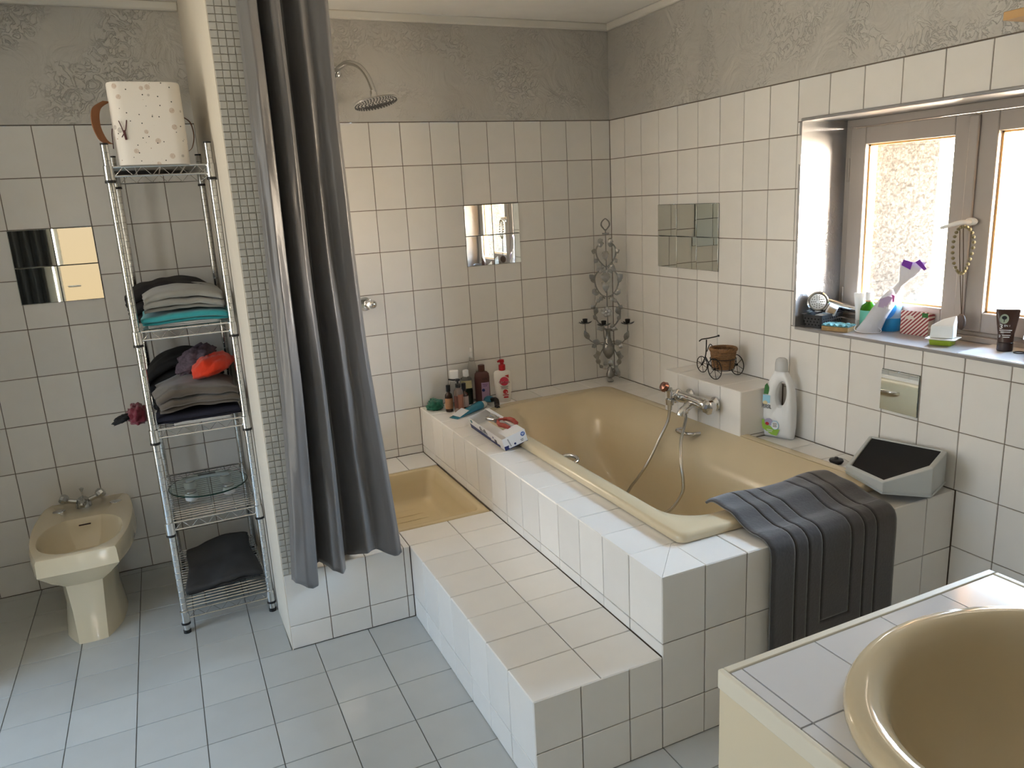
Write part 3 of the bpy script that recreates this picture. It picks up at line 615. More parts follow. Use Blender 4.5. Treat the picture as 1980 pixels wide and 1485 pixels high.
obj('ball_joint', MB().lathe([(0, .052), (.013, .05), (.015, .04), (.016, .028), (.020, .022), (.017, .012), (.016, 0)], M=Mh), CHROME, sh_)
obj('head_plate', MB().lathe([(0, .012), (.02, .012), (.05, .008), (.100, .001), (.103, -.003), (.099, -.006), (0, -.006)], M=Mh, seg=40), CHROME, sh_)
mb = MB()
for rr_ in (.016, .032, .048, .064, .079, .092):
    n = int(rr_ * 2 * PI / .0135)
    for k in range(n):
        a = 2 * PI * k / n; mb.lathe([(.0032, -.006), (.0026, -.0085), (0, -.0085)], M=Mh @ Matrix.Translation((rr_ * math.cos(a), rr_ * math.sin(a), 0)), seg=6, cap=False)
obj('nozzles', mb, mat('grey_rubber', (.10, .10, .10), .6), sh_, kind='stuff')
vk = thing('shower_valve', 'small chrome shower valve knob on the back wall beside the curtain', 'valve', (-1.415, 0, 1.10))
Mv = Matrix.Rotation(PI / 2, 4, 'X')
obj('escutcheon', MB().lathe([(0, 0), (.034, 0), (.033, .006), (.020, .010), (0, .010)], M=Mv), CHROME, vk)
obj('knob', MB().lathe([(.012, .009), (.013, .03), (.021, .034), (.022, .05), (.018, .066), (.010, .072), (0, .073)], M=Matrix.Rotation(.5, 4, 'Z') @ Mv, cap=False), CHROME, vk)
# ---------------------------------------------------------------- curtain
CUR = bpy.data.materials.new('grey_satin_curtain'); CUR.use_nodes = True; t_ = CUR.node_tree; b_ = t_.nodes['Principled BSDF']
b_.inputs['Base Color'].default_value = (.135, .13, .13, 1); b_.inputs['Roughness'].default_value = .36; b_.inputs['Sheen Weight'].default_value = .15
wv = t_.nodes.new('ShaderNodeTexNoise'); wv.inputs['Scale'].default_value = 9; wv.inputs['Detail'].default_value = 4; wv.inputs['Distortion'].default_value = 1.2; tc_ = t_.nodes.new('ShaderNodeTexCoord'); mp_ = t_.nodes.new('ShaderNodeMapping'); mp_.inputs['Scale'].default_value = (1, 1, .35)
t_.links.new(tc_.outputs['Object'], mp_.inputs[0]); t_.links.new(mp_.outputs[0], wv.inputs[0])
bp_ = t_.nodes.new('ShaderNodeBump'); bp_.inputs['Strength'].default_value = .35; bp_.inputs['Distance'].default_value = .012; t_.links.new(wv.outputs[0], bp_.inputs['Height']); t_.links.new(bp_.outputs[0], b_.inputs['Normal'])
cu_ = thing('shower_curtain', 'grey satin shower curtain gathered in deep folds at the partition end', 'curtain', (-1.82, -1.09, .30))
XL = [(.29, -2.035), (.6, -2.012), (1.0, -1.99), (1.4, -1.985), (1.8, -1.978), (2.33, -1.975)]
XR = [(.29, -1.622), (.6, -1.645), (1.0, -1.672), (1.4, -1.69), (1.8, -1.70), (2.33, -1.708)]
# fold path over s: (s, x fraction, y offset towards the viewer)
FOLD = [(0, .0, .0), (.06, .015, -.045), (.14, .10, -.075), (.22, .20, -.06), (.27, .205, .0), (.31, .215, .05), (.36, .27, .055), (.40, .30, .0), (.46, .34, -.05), (.53, .42, -.06), (.58, .475, -.02), (.62, .48, .045), (.67, .54, .06),
        (.72, .60, .02), (.78, .68, -.03), (.85, .78, -.01), (.90, .86, -.035), (.96, .95, -.05), (1.0, 1.0, -.03)]
def cfn(a, b):
    z = .297 + (2.325 - .297) * b; s_ = a + .012 * math.sin(b * 5 + a * 9) * (1 - a) * a * 4
    xf_ = interp([(q[0], q[1]) for q in FOLD], s_); yf = interp([(q[0], q[2]) for q in FOLD], s_)
    # soften corners of the path
    h = .007; xf_ = (xf_ + interp([(q[0], q[1]) for q in FOLD], max(0, s_ - h)) + interp([(q[0], q[1]) for q in FOLD], min(1, s_ + h))) / 3
    yf = (yf + interp([(q[0], q[2]) for q in FOLD], max(0, s_ - h)) + interp([(q[0], q[2]) for q in FOLD], min(1, s_ + h))) / 3
    x = lerp(interp(XL, z), interp(XR, z), xf_)
    yc = lerp(-1.115, -1.035, a) if b < .5 else lerp(lerp(-1.115, -1.035, a), -1.10, (b - .5) * 2)
    amp = lerp(1.15, .9, b)
    y = yc + yf * amp + .006 * noise.noise(Vector((a * 14, z * 2.2, 3))) + .004 * math.sin(z * 7 + a * 20)
    wr_ = noise.noise(Vector((a * 9, z * 5, 8))); y += .007 * wr_ * abs(wr_) * 2
    z2 = z + (1 - b) ** 6 * (.022 * math.sin(a * 17 + .6) + .012 * a)
    return Vector((x - cu_.location[0], y - cu_.location[1], max(z2, .292) - cu_.location[2]))
obj('cloth', MB().grid(cfn, 190, 110), CUR, cu_, smooth=True, solid=.0012)
rod = obj('curtain_rod', MB().tube([(PR, -1.10, 2.34), (-.002, -1.10, 2.34)], .011, 16), WHITEP); recenter(rod)
tag(rod, 'white shower curtain rod running from partition to right wall near the ceiling', 'curtain rod')
for k in range(7): 
    a = (k + .5) / 7; p = cfn(a, 1.0) + cu_.location
    obj('ring', MB().tube([(p.x, -1.10 + .019 * math.cos(q * PI / 6), 2.337 + .022 * math.sin(q * PI / 6)) for q in range(12)], .002, 6, closed=True), CHROME, cu_, world=True)

# ---------------------------------------------------------------- chrome wire rack
rk = thing('wire_rack', 'tall narrow chrome wire rack with five shelves between bidet and partition', 'shelving rack', (-2.24, -.415, 0))
RX0, RX1, RY0, RY1 = -2.40, -2.081, -.709, -.12
LEV = [1.679, 1.121, .761, .400, .036]
RKC = mat('rack_chrome', (.66, .66, .65), .16, 1, var=.08, vscale=60)
for x in (RX0, RX1):
    for y in (RY0, RY1):
        mb = MB(); prof = [(0, .014), (.0125, .014)]
        z = .05
        while z < 1.80: prof += [(.0125, z - .0012), (.0112, z), (.0125, z + .0012)]; z += .0254
        prof += [(.0125, 1.803), (0, 1.803)]
        po = obj('post', mb.lathe(prof, c=(x, y, 0), seg=12, cap=False), RKC, rk, world=True)
        obj('foot', MB().lathe([(0, 0), (.014, 0), (.014, .012), (.0105, .0145), (0, .0145)], c=(x, y, 0)), BLACKP, po, loc=(-rk.location[0], -rk.location[1], 0))
        obj('cap', MB().lathe([(0, 1.802), (.0128, 1.802), (.0128, 1.808), (0, 1.809)], c=(x, y, 0)), BLACKP, po, loc=(-rk.location[0], -rk.location[1], 0))
for z in LEV:
    mb = MB(); w = .0024; zt, zb = z + .052, z + .022
    for (ax, ay, bx, by) in ((RX0, RY0, RX1, RY0), (RX0, RY1, RX1, RY1), (RX0, RY0, RX0, RY1), (RX1, RY0, RX1, RY1)):
        mb.tube([(ax, ay, zt), (bx, by, zt)], w + .0006, 6).tube([(ax, ay, zb), (bx, by, zb)], w + .0006, 6)
        n = 10 if ay == by else 18; q = []
        for k in range(n + 1):
            t = (k + .5) / (n + 1); t = .05 + .9 * k / n; q.append((lerp(ax, bx, t), lerp(ay, by, t), zt if k % 2 else zb))
        mb.tube(q, .0016, 5)
    for k in range(1, 24): y = lerp(RY0, RY1, k / 24); mb.tube([(RX0, y, zt + .003), (RX1, y, zt + .003)], .0013, 4)
    for k in (1, 2, 3): x = lerp(RX0, RX1, k / 4); mb.tube([(x, RY0, zt - .001), (x, RY1, zt - .001)], .002, 5)
    sf = obj('shelf', mb, RKC, rk, world=True)
    for x in (RX0, RX1):
        for y in (RY0, RY1):
            obj('collar', MB().lathe([(.0128, z + .008), (.0165, z + .010), (.0155, z + .055), (.0128, z + .057)], c=(x, y, 0), cap=False), RKC, sf, loc=(-rk.location[0], -rk.location[1], 0))
            obj('collar_sleeve', MB().lathe([(.0128, z + .0005), (.0172, z + .0005), (.0170, z + .0085), (.0128, z + .0085)], c=(x, y, 0), cap=False), BLACKP, sf, loc=(-rk.location[0], -rk.location[1], 0))
SH = [l + .056 for l in LEV]
# fabric storage box on top
def dots_mat():
    M = mat('printed_white_fabric', (.74, .70, .65), .8, bump=.1, bscale=500, var=.03); t = M.node_tree; L = t.links.new; b = t.nodes['Principled BSDF']
    src = b.inputs['Base Color'].links[0].from_socket; tcn = t.nodes.new('ShaderNodeTexCoord')
    mp = t.nodes.new('ShaderNodeMapping'); mp.inputs['Location'].default_value = (.3, .17, .4); L(tcn.outputs['Object'], mp.inputs[0])
    for sc, rad, cols, rnd, ring in ((30, .26, ((.42, .27, .18), (.22, .19, .17), (.55, .32, .18)), 1, 1), (52, .11, ((.02, .02, .02), (.35, .22, .16), (.05, .05, .05)), 1, 0)):
        v = t.nodes.new('ShaderNodeTexVoronoi'); v.inputs['Scale'].default_value = sc; v.inputs['Randomness'].default_value = .8; L(mp.outputs[0], v.inputs['Vector'])
        cmp_ = t.nodes.new('ShaderNodeMath'); cmp_.operation = 'LESS_THAN'; cmp_.inputs[1].default_value = rad; L(v.outputs['Distance'], cmp_.inputs[0])
        s3 = t.nodes.new('ShaderNodeSeparateColor'); L(v.outputs['Color'], s3.inputs[0]); c2 = t.nodes.new('ShaderNodeMath'); c2.operation = 'GREATER_THAN'; c2.inputs[1].default_value = .30; L(s3.outputs[0], c2.inputs[0])
        m_ = t.nodes.new('ShaderNodeMath'); m_.operation = 'MULTIPLY'; L(cmp_.outputs[0], m_.inputs[0]); L(c2.outputs[0], m_.inputs[1])
        cr_ = t.nodes.new('ShaderNodeValToRGB'); cr_.color_ramp.interpolation = 'CONSTANT'; cr_.color_ramp.elements[0].color = (*cols[0], 1); cr_.color_ramp.elements[1].position = .66; cr_.color_ramp.elements[1].color = (*cols[2], 1)
        k = cr_.color_ramp.elements.new(.33); k.color = (*cols[1], 1); L(s3.outputs[1], cr_.inputs[0])
        if ring:
            n = t.nodes.new('ShaderNodeTexNoise'); n.inputs['Scale'].default_value = 260; L(mp.outputs[0], n.inputs[0]); g2 = t.nodes.new('ShaderNodeMath'); g2.operation = 'MULTIPLY'; L(n.outputs[0], g2.inputs[0]); L(m_.outputs[0], g2.inputs[1]); m_ = g2
        mx = t.nodes.new('ShaderNodeMix'); mx.data_type = 'RGBA'; L(m_.outputs[0], mx.inputs[0]); L(src, mx.inputs[6]); L(cr_.outputs[0], mx.inputs[7]); src = mx.outputs[2]
    L(src, b.inputs['Base Color']); return M
DOT = dots_mat()
bxz = SH[0]
fb = thing('storage_basket', 'white fabric storage basket printed with small dots on the rack top', 'storage basket', (-2.255, -.50, bxz))
def bsec(z, ins=0, k=1.0): 
    w_, d_ = .112 * k - ins, .235 * k - ins; return [(x, y, z) for x, y, _ in rrect(-w_, w_, -d_, d_, .045 - ins, 6)]
HB = .262
rings = [bsec(0), bsec(.01), bsec(HB * .5, 0, 1.005), bsec(HB - .004, 0, 1.0), bsec(HB, .002), bsec(HB - .001, .006), bsec(.012, .006), bsec(.011, .02)]
mbx = MB().loft(rings); 
obj('bag', mbx, DOT, fb, smooth=50)
LEA = mat('brown_leather', (.21, .075, .022), .45, var=.15, vscale=30)
hp = smooth([(-.116, -.20, .205), (-.150, -.212, .18), (-.158, -.216, .13), (-.146, -.214, .085), (-.128, -.207, .07)], 6)
mb = MB(); vs = []
for sgn in (0,):
    ring = []
    for p in hp: ring.append(p)
    prof = [[(p[0] + d * .8 + n_[0] * .0012, p[1] + d * .75 - n_[0] * .0012, p[2] + n_[1]) for d, n_ in ((-.014, (-1, 0)), (.014, (-1, 0)), (.014, (1, 0)), (-.014, (1, 0)))] for p in ring]
    mb.loft(prof)
obj('handle', mb, LEA, fb, label='brown leather loop handle')
obj('handle', MB().loft([[(p[0] * -1 + n_, p[1] + d + .40, p[2]) for d, n_ in ((-.012, -.0015), (.012, -.0015), (.012, .0015), (-.012, .0015))] for p in hp]), LEA, fb, label='brown leather loop handle')
BRD = mat('dark_red_lace', (.07, .015, .02), .7)
obj('lace', MB().tube(smooth([(-.1135, -.19, .12), (-.117, -.196, .10), (-.119, -.20, .055)], 5), .0016, 6).tube(smooth([(-.09, -.2362, .14), (-.083, -.238, .115), (-.078, -.2375, .085)], 5), .0016, 6).tube(smooth([(-.066, -.2362, .142), (-.074, -.238, .11), (-.088, -.2375, .088)], 5), .0016, 6).tube([(-.078, -.2375, .11), (-.076, -.2385, .08)], .004, 6), BRD, fb, label='dark red lacing at the corner')

# folded clothes -------------------------------------------------------------
def cloth_mat(name, col, rough=.85, bscale=350, pat=None):
    return mat(name, col, rough, bump=.35, bscale=bscale, var=.14, vscale=25, sheen=.3 if max(col) > .05 else 0)
def folded(name, label, cat, base, w_, d_, layers, th, mt, seed, amp=.006, tilt=0, rot=0, roll=.9, group=None, sag=0, wfun=None):
    """a garment folded in layers: serpentine cross section front to back, drawn across the width with soft waviness"""
    t = thing(name, label, cat, base, (tilt, 0, rot), group)
    path = []; n = 10
    for l in range(layers):
        ys = [(-d_ / 2 + th, d_ / 2 - th)[(l + 0) % 2], (-d_ / 2 + th, d_ / 2 - th)[(l + 1) % 2]]
        sh2 = .0 if l % 2 else R.uniform(0, .008)
        for k in range(n + 1): path.append((lerp(ys[0], ys[1], k / n) + (sh2 if k in (0, n) else 0), th * (l + .5)))
        if l < layers - 1:
            s = 1 if ys[1] > ys[0] else -1
            for k in range(1, 4): a = -PI / 2 + PI * k / 4; path.append((ys[1] + s * th * .5 * math.cos(a) * 1.3, th * (l + 1) + th * .5 * math.sin(a)))
    nu = 26
    def f(a, b):
        i = b * (len(path) - 1); i0 = min(int(i), len(path) - 2); fr = i - i0
        y = lerp(path[i0][0], path[i0 + 1][0], fr); z = lerp(path[i0][1], path[i0 + 1][1], fr)
        x = (a - .5) * w_
        q = Vector((x * 9 + seed * 3.1, y * 7, z * 14 + seed))
        e_ = abs(a - .5) * 2
        z = z * (1 - .28 * e_ ** 4) + noise.noise(q) * amp + amp * .6 * noise.noise(q * 2.3) + sag * (1 - e_ ** 2)
        y = y + noise.noise(q + Vector((9, 2, 1))) * amp * 1.6 - (1 - min(1, z / (th * layers))) * .0
        x = x + noise.noise(q + Vector((3, 7, 5))) * amp * 1.5
        if wfun: x, y, z = wfun(x, y, z)
        return (x, y, max(z, .0025))
    obj('cloth', MB().grid(f, nu, (len(path) - 1) * 1), mt, t, smooth=True, solid=th * .72)
    return t
def lump(name, label, cat, base, r3, mt, seed, amp=.3, rot=(0, 0, 0), group=None, n=36, freq=3.2, flat=.9, ridges=0):
    """a bunched-up soft thing: flattened ball with creases, resting on z=0"""
    def f(a, b):
        th_, ph = a * 2 * PI, (b - .5) * PI
        d = Vector((math.cos(th_) * math.cos(ph), math.sin(th_) * math.cos(ph), math.sin(ph)))
        k = 1 + amp * (noise.noise(d * freq + Vector((seed, 0, 0))) + .5 * noise.noise(d * freq * 2.3 + Vector((0, seed, 0))))
        if ridges: k += ridges * (1 - abs(noise.noise(Vector((d.x * 2 + seed, d.y * 2, d.z * 7))) * 4) ** .5)
        p = Vector((d.x * r3[0], d.y * r3[1], (d.z if d.z > 0 else d.z * .5) * r3[2])) * k
        return (p.x, p.y, max(p.z + r3[2] * .45 * flat, .001))
    M_ = Matrix.Rotation(rot[2], 4, 'Z') @ Matrix.Rotation(rot[1], 4, 'Y') @ Matrix.Rotation(rot[0], 4, 'X')
    mb = MB().grid(f, n, n // 2, wrap=True).xf(M_); zm = min(v[2] for v in mb.v); mb.v = [(x, y, z - zm) for x, y, z in mb.v]
    o = obj(name, mb, mt, smooth=True); o.location = base; return tag(o, label, cat, group)
CW = -2.24
z1 = SH[1]
folded('folded_garment', 'white garment lowest in the pile on the upper rack shelf', 'clothes', (CW, -.52, z1), .24, .33, 2, .007, cloth_mat('white_cotton', (.66, .64, .62)), 2, amp=.003)
folded('folded_garment', 'teal blue folded garment in the pile on the upper rack shelf', 'clothes', (CW + .01, -.535, z1 + .013), .29, .34, 3, .012, cloth_mat('teal_cotton', (.03, .32, .35)), 4, amp=.005)
folded('folded_garment', 'grey folded sweatshirt on top of the teal garment', 'clothes', (CW + .008, -.545, z1 + .050), .265, .32, 5, .0145, cloth_mat('grey_jersey', (.27, .26, .235)), 6, amp=.008, sag=.012)
folded('folded_garment', 'black folded garment behind the grey sweatshirt, poking past the left posts', 'clothes', (CW - .03, -.30, z1 + .002), .31, .34, 5, .026, cloth_mat('black_wool', (.012, .010, .012)), 7, amp=.010, sag=.015)
z2 = SH[2]
folded('folded_garment', 'white cloth lowest in the pile on the middle rack shelf', 'clothes', (CW + .01, -.55, z2), .20, .31, 2, .006, MATS['white_cotton'], 12, amp=.003)
folded('folded_garment', 'dark navy folded garment near the bottom of the middle shelf pile', 'clothes', (CW, -.55, z2 + .011), .285, .33, 3, .012, cloth_mat('navy_cotton', (.010, .010, .022)), 13, amp=.006)
folded('folded_garment', 'taupe brown folded trousers in the middle shelf pile', 'clothes', (CW - .0, -.555, z2 + .050), .275, .33, 5, .0155, cloth_mat('taupe_fleece', (.105, .085, .068), bscale=200), 15, amp=.013, sag=.01)
folded('folded_garment', 'black folded garment behind the orange one on the middle shelf', 'clothes', (CW - .02, -.27, z2 + .003), .27, .30, 7, .026, cloth_mat('black_jersey', (.006, .006, .007)), 17, amp=.012, sag=.02)
lump('bundled_garment', 'bright orange bundled garment on the middle rack shelf', 'clothes', (CW + .085, -.49, z2 + .125), (.075, .13, .055), cloth_mat('neon_orange', (.90, .045, .004), .6), 21, amp=.18, rot=(0, -.25, -.35), ridges=.05)
lump('bundled_garment', 'black and white checked scarf tucked behind the orange garment', 'clothes', (CW + .035, -.44, z2 + .13), (.085, .07, .05), None or mat('checked_cotton', (.10, .07, .09), .85, var=.9, vscale=90, stretch=(1, .5, 1.6)), 24, amp=.3, rot=(0, -.5, .1))
lump('hanging_sleeve', 'crimson sleeve hanging out past the left posts of the rack', 'clothes', (-2.445, -.585, z2 + .008), (.035, .06, .05), cloth_mat('crimson_cotton', (.13, .008, .02)), 26, amp=.35)
lump('hanging_sleeve', 'black sleeve end sticking out beside the crimson sleeve', 'clothes', (-2.495, -.60, z2 + .012), (.035, .025, .018), MATS['black_jersey'], 28, amp=.3, rot=(0, -.35, 0))
z3 = SH[4]
def limp(x, y, z): return x, y, z + .012 * math.sin(x * 16) + (.03 if y > .05 else 0) * min(1, (y - .05) / .05)
folded('folded_towel', 'charcoal grey towel lying on the lowest rack shelf', 'towel', (CW + .0, -.42, z3), .27, .36, 3, .016, cloth_mat('charcoal_towel', (.045, .043, .043), bscale=500), 31, amp=.012, wfun=limp)
# glass bathroom scale
sc_ = thing('bathroom_scale', 'round clear glass bathroom scale on the fourth rack shelf', 'scale', (CW, -.43, SH[3]))
GL = mat('clear_glass', (.80, .93, .90), .02, trans=1, ior=1.45, spec=.5)
obj('glass_plate', MB().lathe([(0, .028), (.150, .028), (.152, .031), (.150, .034), (0, .034)], seg=56), GL, sc_, smooth=30)
obj('glass_edge', MB().lathe([(.1515, .0285), (.1535, .0295), (.1535, .0325), (.1515, .0335)], seg=56, cap=False), mat('dark_green_glass_edge', (.01, .04, .03), .15), sc_)
for a in (45, 135, 225, 315):
    q = math.radians(a); c_ = (.100 * math.cos(q), .100 * math.sin(q), 0)
    obj('foot', MB().lathe([(0, 0), (.022, 0), (.024, .004), (.024, .0275), (0, .0275)], c=c_), WHITEPL, sc_)
    obj('sensor_disc', MB().lathe([(0, .0342), (.022, .0342), (.021, .036), (0, .036)], c=c_), mat('satin_steel', (.5, .52, .52), .3, .9), sc_)
mb = MB(); q = [(-.085 + .17 * k / 10, .055 + .035 * math.cos((k / 10 - .5) * 2.4), .0305) for k in range(11)]
mb.loft([[(x, y - .016, .0345), (x, y + .016, .0345), (x, y + .016, .037), (x, y - .016, .037)] for x, y, _ in q])
obj('display_arc', mb, mat('pale_blue_strip', (.50, .60, .62), .3), sc_, label='pale curved strip across the glass')
obj('display', MB().box(-.035, .035, .098, .122, .0345, .0375), mat('lcd_grey', (.05, .06, .06), .2), sc_)
# ---------------------------------------------------------------- bath mat over the end of the deck
MW, MX0 = .51, -.812
prof = smooth([(-1.818, .566), (-1.85, .583), (-1.90, .580), (-1.945, .577), (-1.985, .566), (-2.03, .556), (-2.07, .556), (-2.098, .545), (-2.113, .50), (-2.114, .40), (-2.113, .25), (-2.114, .045)] and
              [(0, -1.818, .568), (0, -1.85, .583), (0, -1.90, .580), (0, -1.945, .5785), (0, -1.985, .566), (0, -2.03, .556), (0, -2.07, .556), (0, -2.098, .548), (0, -2.1165, .515), (0, -2.118, .40), (0, -2.117, .25), (0, -2.118, .055)], 6)
acc = [0]
for a, b in zip(prof, prof[1:]): acc.append(acc[-1] + (b - a).length)
ML = acc[-1]; ptab = list(zip(acc, prof))
def pat(l):
    for (a, x), (b, y) in zip(ptab, ptab[1:]):
        if l <= b: return x.lerp(y, (l - a) / (b - a)), (y - x).normalized()
    return ptab[-1][1], (ptab[-1][1] - ptab[-2][1]).normalized()
mo = thing('bath_mat', 'charcoal terry bath mat with sewn nested borders hanging over the deck end', 'bath mat', (-.557, -2.0, .06))
def mfn(a, b):
    l = b * ML; p, t = pat(l); n = Vector((0, -t.z, t.y)); n = -n if n.z < -.2 or (abs(n.z) < .2 and n.y > 0) else n
    d = min(a * MW, (1 - a) * MW, ML - l)
    h = 0
    for g_ in (.088, .140, .196): h -= .0055 * math.exp(-((d - g_) / .0035) ** 2)
    h += .0006 * noise.noise(Vector((a * 120, l * 200, 0))) + (.0035 * noise.noise(Vector((a * 4, l * 5, 2))) if l < .25 else 0)
    h -= .004 * math.exp(-(min(a, 1 - a) * MW / .006) ** 2)
    x = MX0 + a * MW + .004 * noise.noise(Vector((0, l * 4, 1)))
    if l < .22: x += (.5 - a) * .012 * (1 - l / .22); h += .005 * (1 + math.sin(a * 9 + l * 18)) * min(1, (.22 - l) / .1)
    q = Vector((x, p.y, p.z)) + n * (h + .005)
    return q - mo.location
MATM = mat('charcoal_terry', (.042, .037, .038), .95, bump=.45, bscale=900, var=.2, vscale=60, sheen=.5)
obj('terry', MB().grid(mfn, 170, 250), MATM, mo, smooth=True, solid=.008)
# ---------------------------------------------------------------- swing-bin lid
LG = mat('light_grey_plastic', (.50, .52, .51), .5, bump=.15, bscale=300, var=.05)
bl = thing('bin_lid', 'light grey five-sided bin lid with black flap on the deck corner beside the mat', 'bin lid', (-.14, -1.98, .545))
A_, B_, C_, D_, E_ = (-.232, -1.855), (-.288, -2.05), (-.172, -2.138), (-.022, -2.075), (-.03, -1.775)
zb_ = {0: .571, 1: .572, 2: .565, 3: .556, 4: .553}; zt_ = {0: .603, 1: .615, 2: .668, 3: .676, 4: .652}
pl = [A_, B_, C_, D_, E_]; cxx = sum(p[0] for p in pl) / 5; cyy = sum(p[1] for p in pl) / 5
def inset(k, f): return (lerp(pl[k][0], cxx, f), lerp(pl[k][1], cyy, f))
r0 = [(*inset(k, -.0), zb_[k]) for k in range(5)]; r1 = [(*inset(k, .0), zt_[k] - .004) for k in range(5)]; r2 = [(*inset(k, .06), zt_[k] + .001) for k in range(5)]
r3 = [(*inset(k, .10), zt_[k] + .001) for k in range(5)]; r4 = [(*inset(k, .12), zt_[k] - .008) for k in range(5)]; r5 = [(*inset(k, .10), zb_[k] + .002) for k in range(5)]; r6 = [(*inset(k, .03), zb_[k]) for k in range(5)]
obj('shell', MB().loft([r0, r1, r2, r3, r4, r5, r6, r0], cap0=False, cap1=False), LG, bl, world=True, bevel=.004, seg=3)
f = [(*inset(k, .125), zt_[k] - .003) for k in range(5)]; mE = tuple(lerp(f[3][i], f[4][i], .5) for i in range(3))
fm = tuple(lerp(mE[i], f[1][i], .30) + (0, 0, .012)[i] for i in range(3))
F2 = f + [fm]; n = len(F2); lo = [(x, y, z - .006) for x, y, z in F2]
obj('flap', MB().add(F2 + lo, [(0, 1, 5), (1, 2, 5), (2, 3, 5), (3, 4, 5), (4, 0, 5), (7, 6, 11), (8, 7, 11), (9, 8, 11), (10, 9, 11), (6, 10, 11)] + [(k, 6 + k, 6 + (k + 1) % 5, (k + 1) % 5) for k in range(5)]), mat('ribbed_black_plastic', (.010, .010, .011), .7, spec=.2), bl, world=True, smooth=20)
for k in (0, 1, 2):
    a = Vector(r0[k]); b = Vector(r0[(k + 1) % 5]); c_ = Vector((cxx, cyy, 0)); nn = ((a + b) / 2 - c_); nn.z = 0; nn.normalize()
    obj('base_rim', MB().tube([a + nn * .002 + Vector((0, 0, .010)), b + nn * .002 + Vector((0, 0, .010))], .0022, 6), LG, bl, world=True)
# drain plug
dp = thing('bath_plug', 'black rubber bath plug with a short chain lying on the deck', 'plug', (-.114, -1.708, DK))
obj('stopper', MB().lathe([(0, 0), (.020, 0), (.024, .006), (.026, .010), (.024, .015), (.008, .018), (.006, .024), (0, .025)]), mat('black_rubber', (.01, .008, .008), .4), dp)
obj('chain', MB().tube(smooth([(.004, 0, .022), (.03, -.012, .012), (.045, -.02, .002), (.07, -.045, .002), (.085, -.07, .002)], 6), .0012, 5), DCHROME, dp)
# ---------------------------------------------------------------- bath mixer and shower hose
mx_ = thing('bath_mixer', 'chrome wall mixer tap on the face of the tiled ledge above the bath', 'tap', (-.2255, -1.075, .665))
Mx = Matrix.Rotation(-PI / 2, 4, 'Y')
for dy, nm in ((.085, 'escutcheon'), (-.085, 'escutcheon')):
    obj(nm, MB().lathe([(0, 0), (.032, 0), (.031, .008), (.020, .018), (.016, .034), (.016, .050), (0, .050)], M=Mx, c=(0, dy, 0)), CHROME, mx_)
obj('body', MB().tube([(-.058, y, .002 + .006 * math.cos(y * 12)) for y in (-.100, -.095, -.07, -.03, 0, .03, .07, .095, .100)], [.014, .025, .027, .023, .024, .023, .027, .025, .014], 16), CHROME, mx_)
for s_ in (-1, 1):
    Mk = Matrix.Translation((-.06, s_ * .098, 0)) @ Matrix.Rotation(-s_ * PI / 2, 4, 'X')
    obj('handle', MB().lathe([(0, 0), (.024, 0), (.031, .008), (.032, .022), (.027, .034), (.012, .042), (0, .043)], M=Mk, seg=10), CHROME, mx_, smooth=25)
sp_ = smooth([(-.06, 0, -.006), (-.085, -.002, -.018), (-.115, -.004, -.034), (-.125, -.004, -.052)], 6)
obj('spout', MB().tube(sp_, [.021] * 3 + [.019] * 5 + [.017] * (len(sp_) - 8), 14), CHROME, mx_)
obj('hose_outlet', MB().lathe([(0, 0), (.011, 0), (.011, -.03), (.009, -.045), (0, -.045)], c=(-.062, .035, -.016)), CHROME, mx_)
obj('cradle', MB().tube(smooth([(-.06, .06, .018), (-.065, .09, .034), (-.085, .085, .020), (-.10, .09, .006)], 5), .008, 10).lathe([(.014, -.014), (.018, -.014), (.020, .012), (.015, .012)], c=(-.107, .093, -.012), cap=False), CHROME, mx_)
hs = thing('hand_shower', 'chrome hand shower hose hanging from the bath mixer down into the tub', 'hand shower', (-.333, -.982, .665))
HOSE = mat('chrome_hose', (.55, .54, .52), .25, 1)
def hosef(p): return tuple(Vector(p) - Vector((-.333, -.982, .665)))
path = smooth([hosef(q) for q in ((-.300, -1.045, .615), (-.31, -1.065, .59), (-.36, -1.11, .550), (-.40, -1.147, .51), (-.44, -1.204, .445), (-.45, -1.231, .384), (-.46, -1.234, .329), (-.50, -1.20, .25), (-.53, -1.10, .19), (-.54, -.98, .175), (-.52, -.90, .20), (-.49, -.895, .25), (-.47, -.933, .311), (-.43, -.958, .389), (-.37, -.955, .48), (-.34, -.975, .56), (-.332, -.98, .62))], 9)
obj('hose', MB().tube(path, .0068, 10), HOSE, hs)
obj('handle', MB().tube([(0, 0, -.05), (0, .0, .0), (-.0, .0, .03), (-.006, .0, .045)], [.010, .012, .013, .016], 12), CHROME, hs)
obj('rose', MB().lathe([(0, 0), (.020, 0), (.024, .008), (.019, .022), (0, .026)], M=Matrix.Translation((-.012, .012, .05)) @ Matrix.Rotation(-1.0, 4, 'Y'), seg=16), mat('dark_red_and_chrome', (.35, .18, .15), .15, 1), hs)
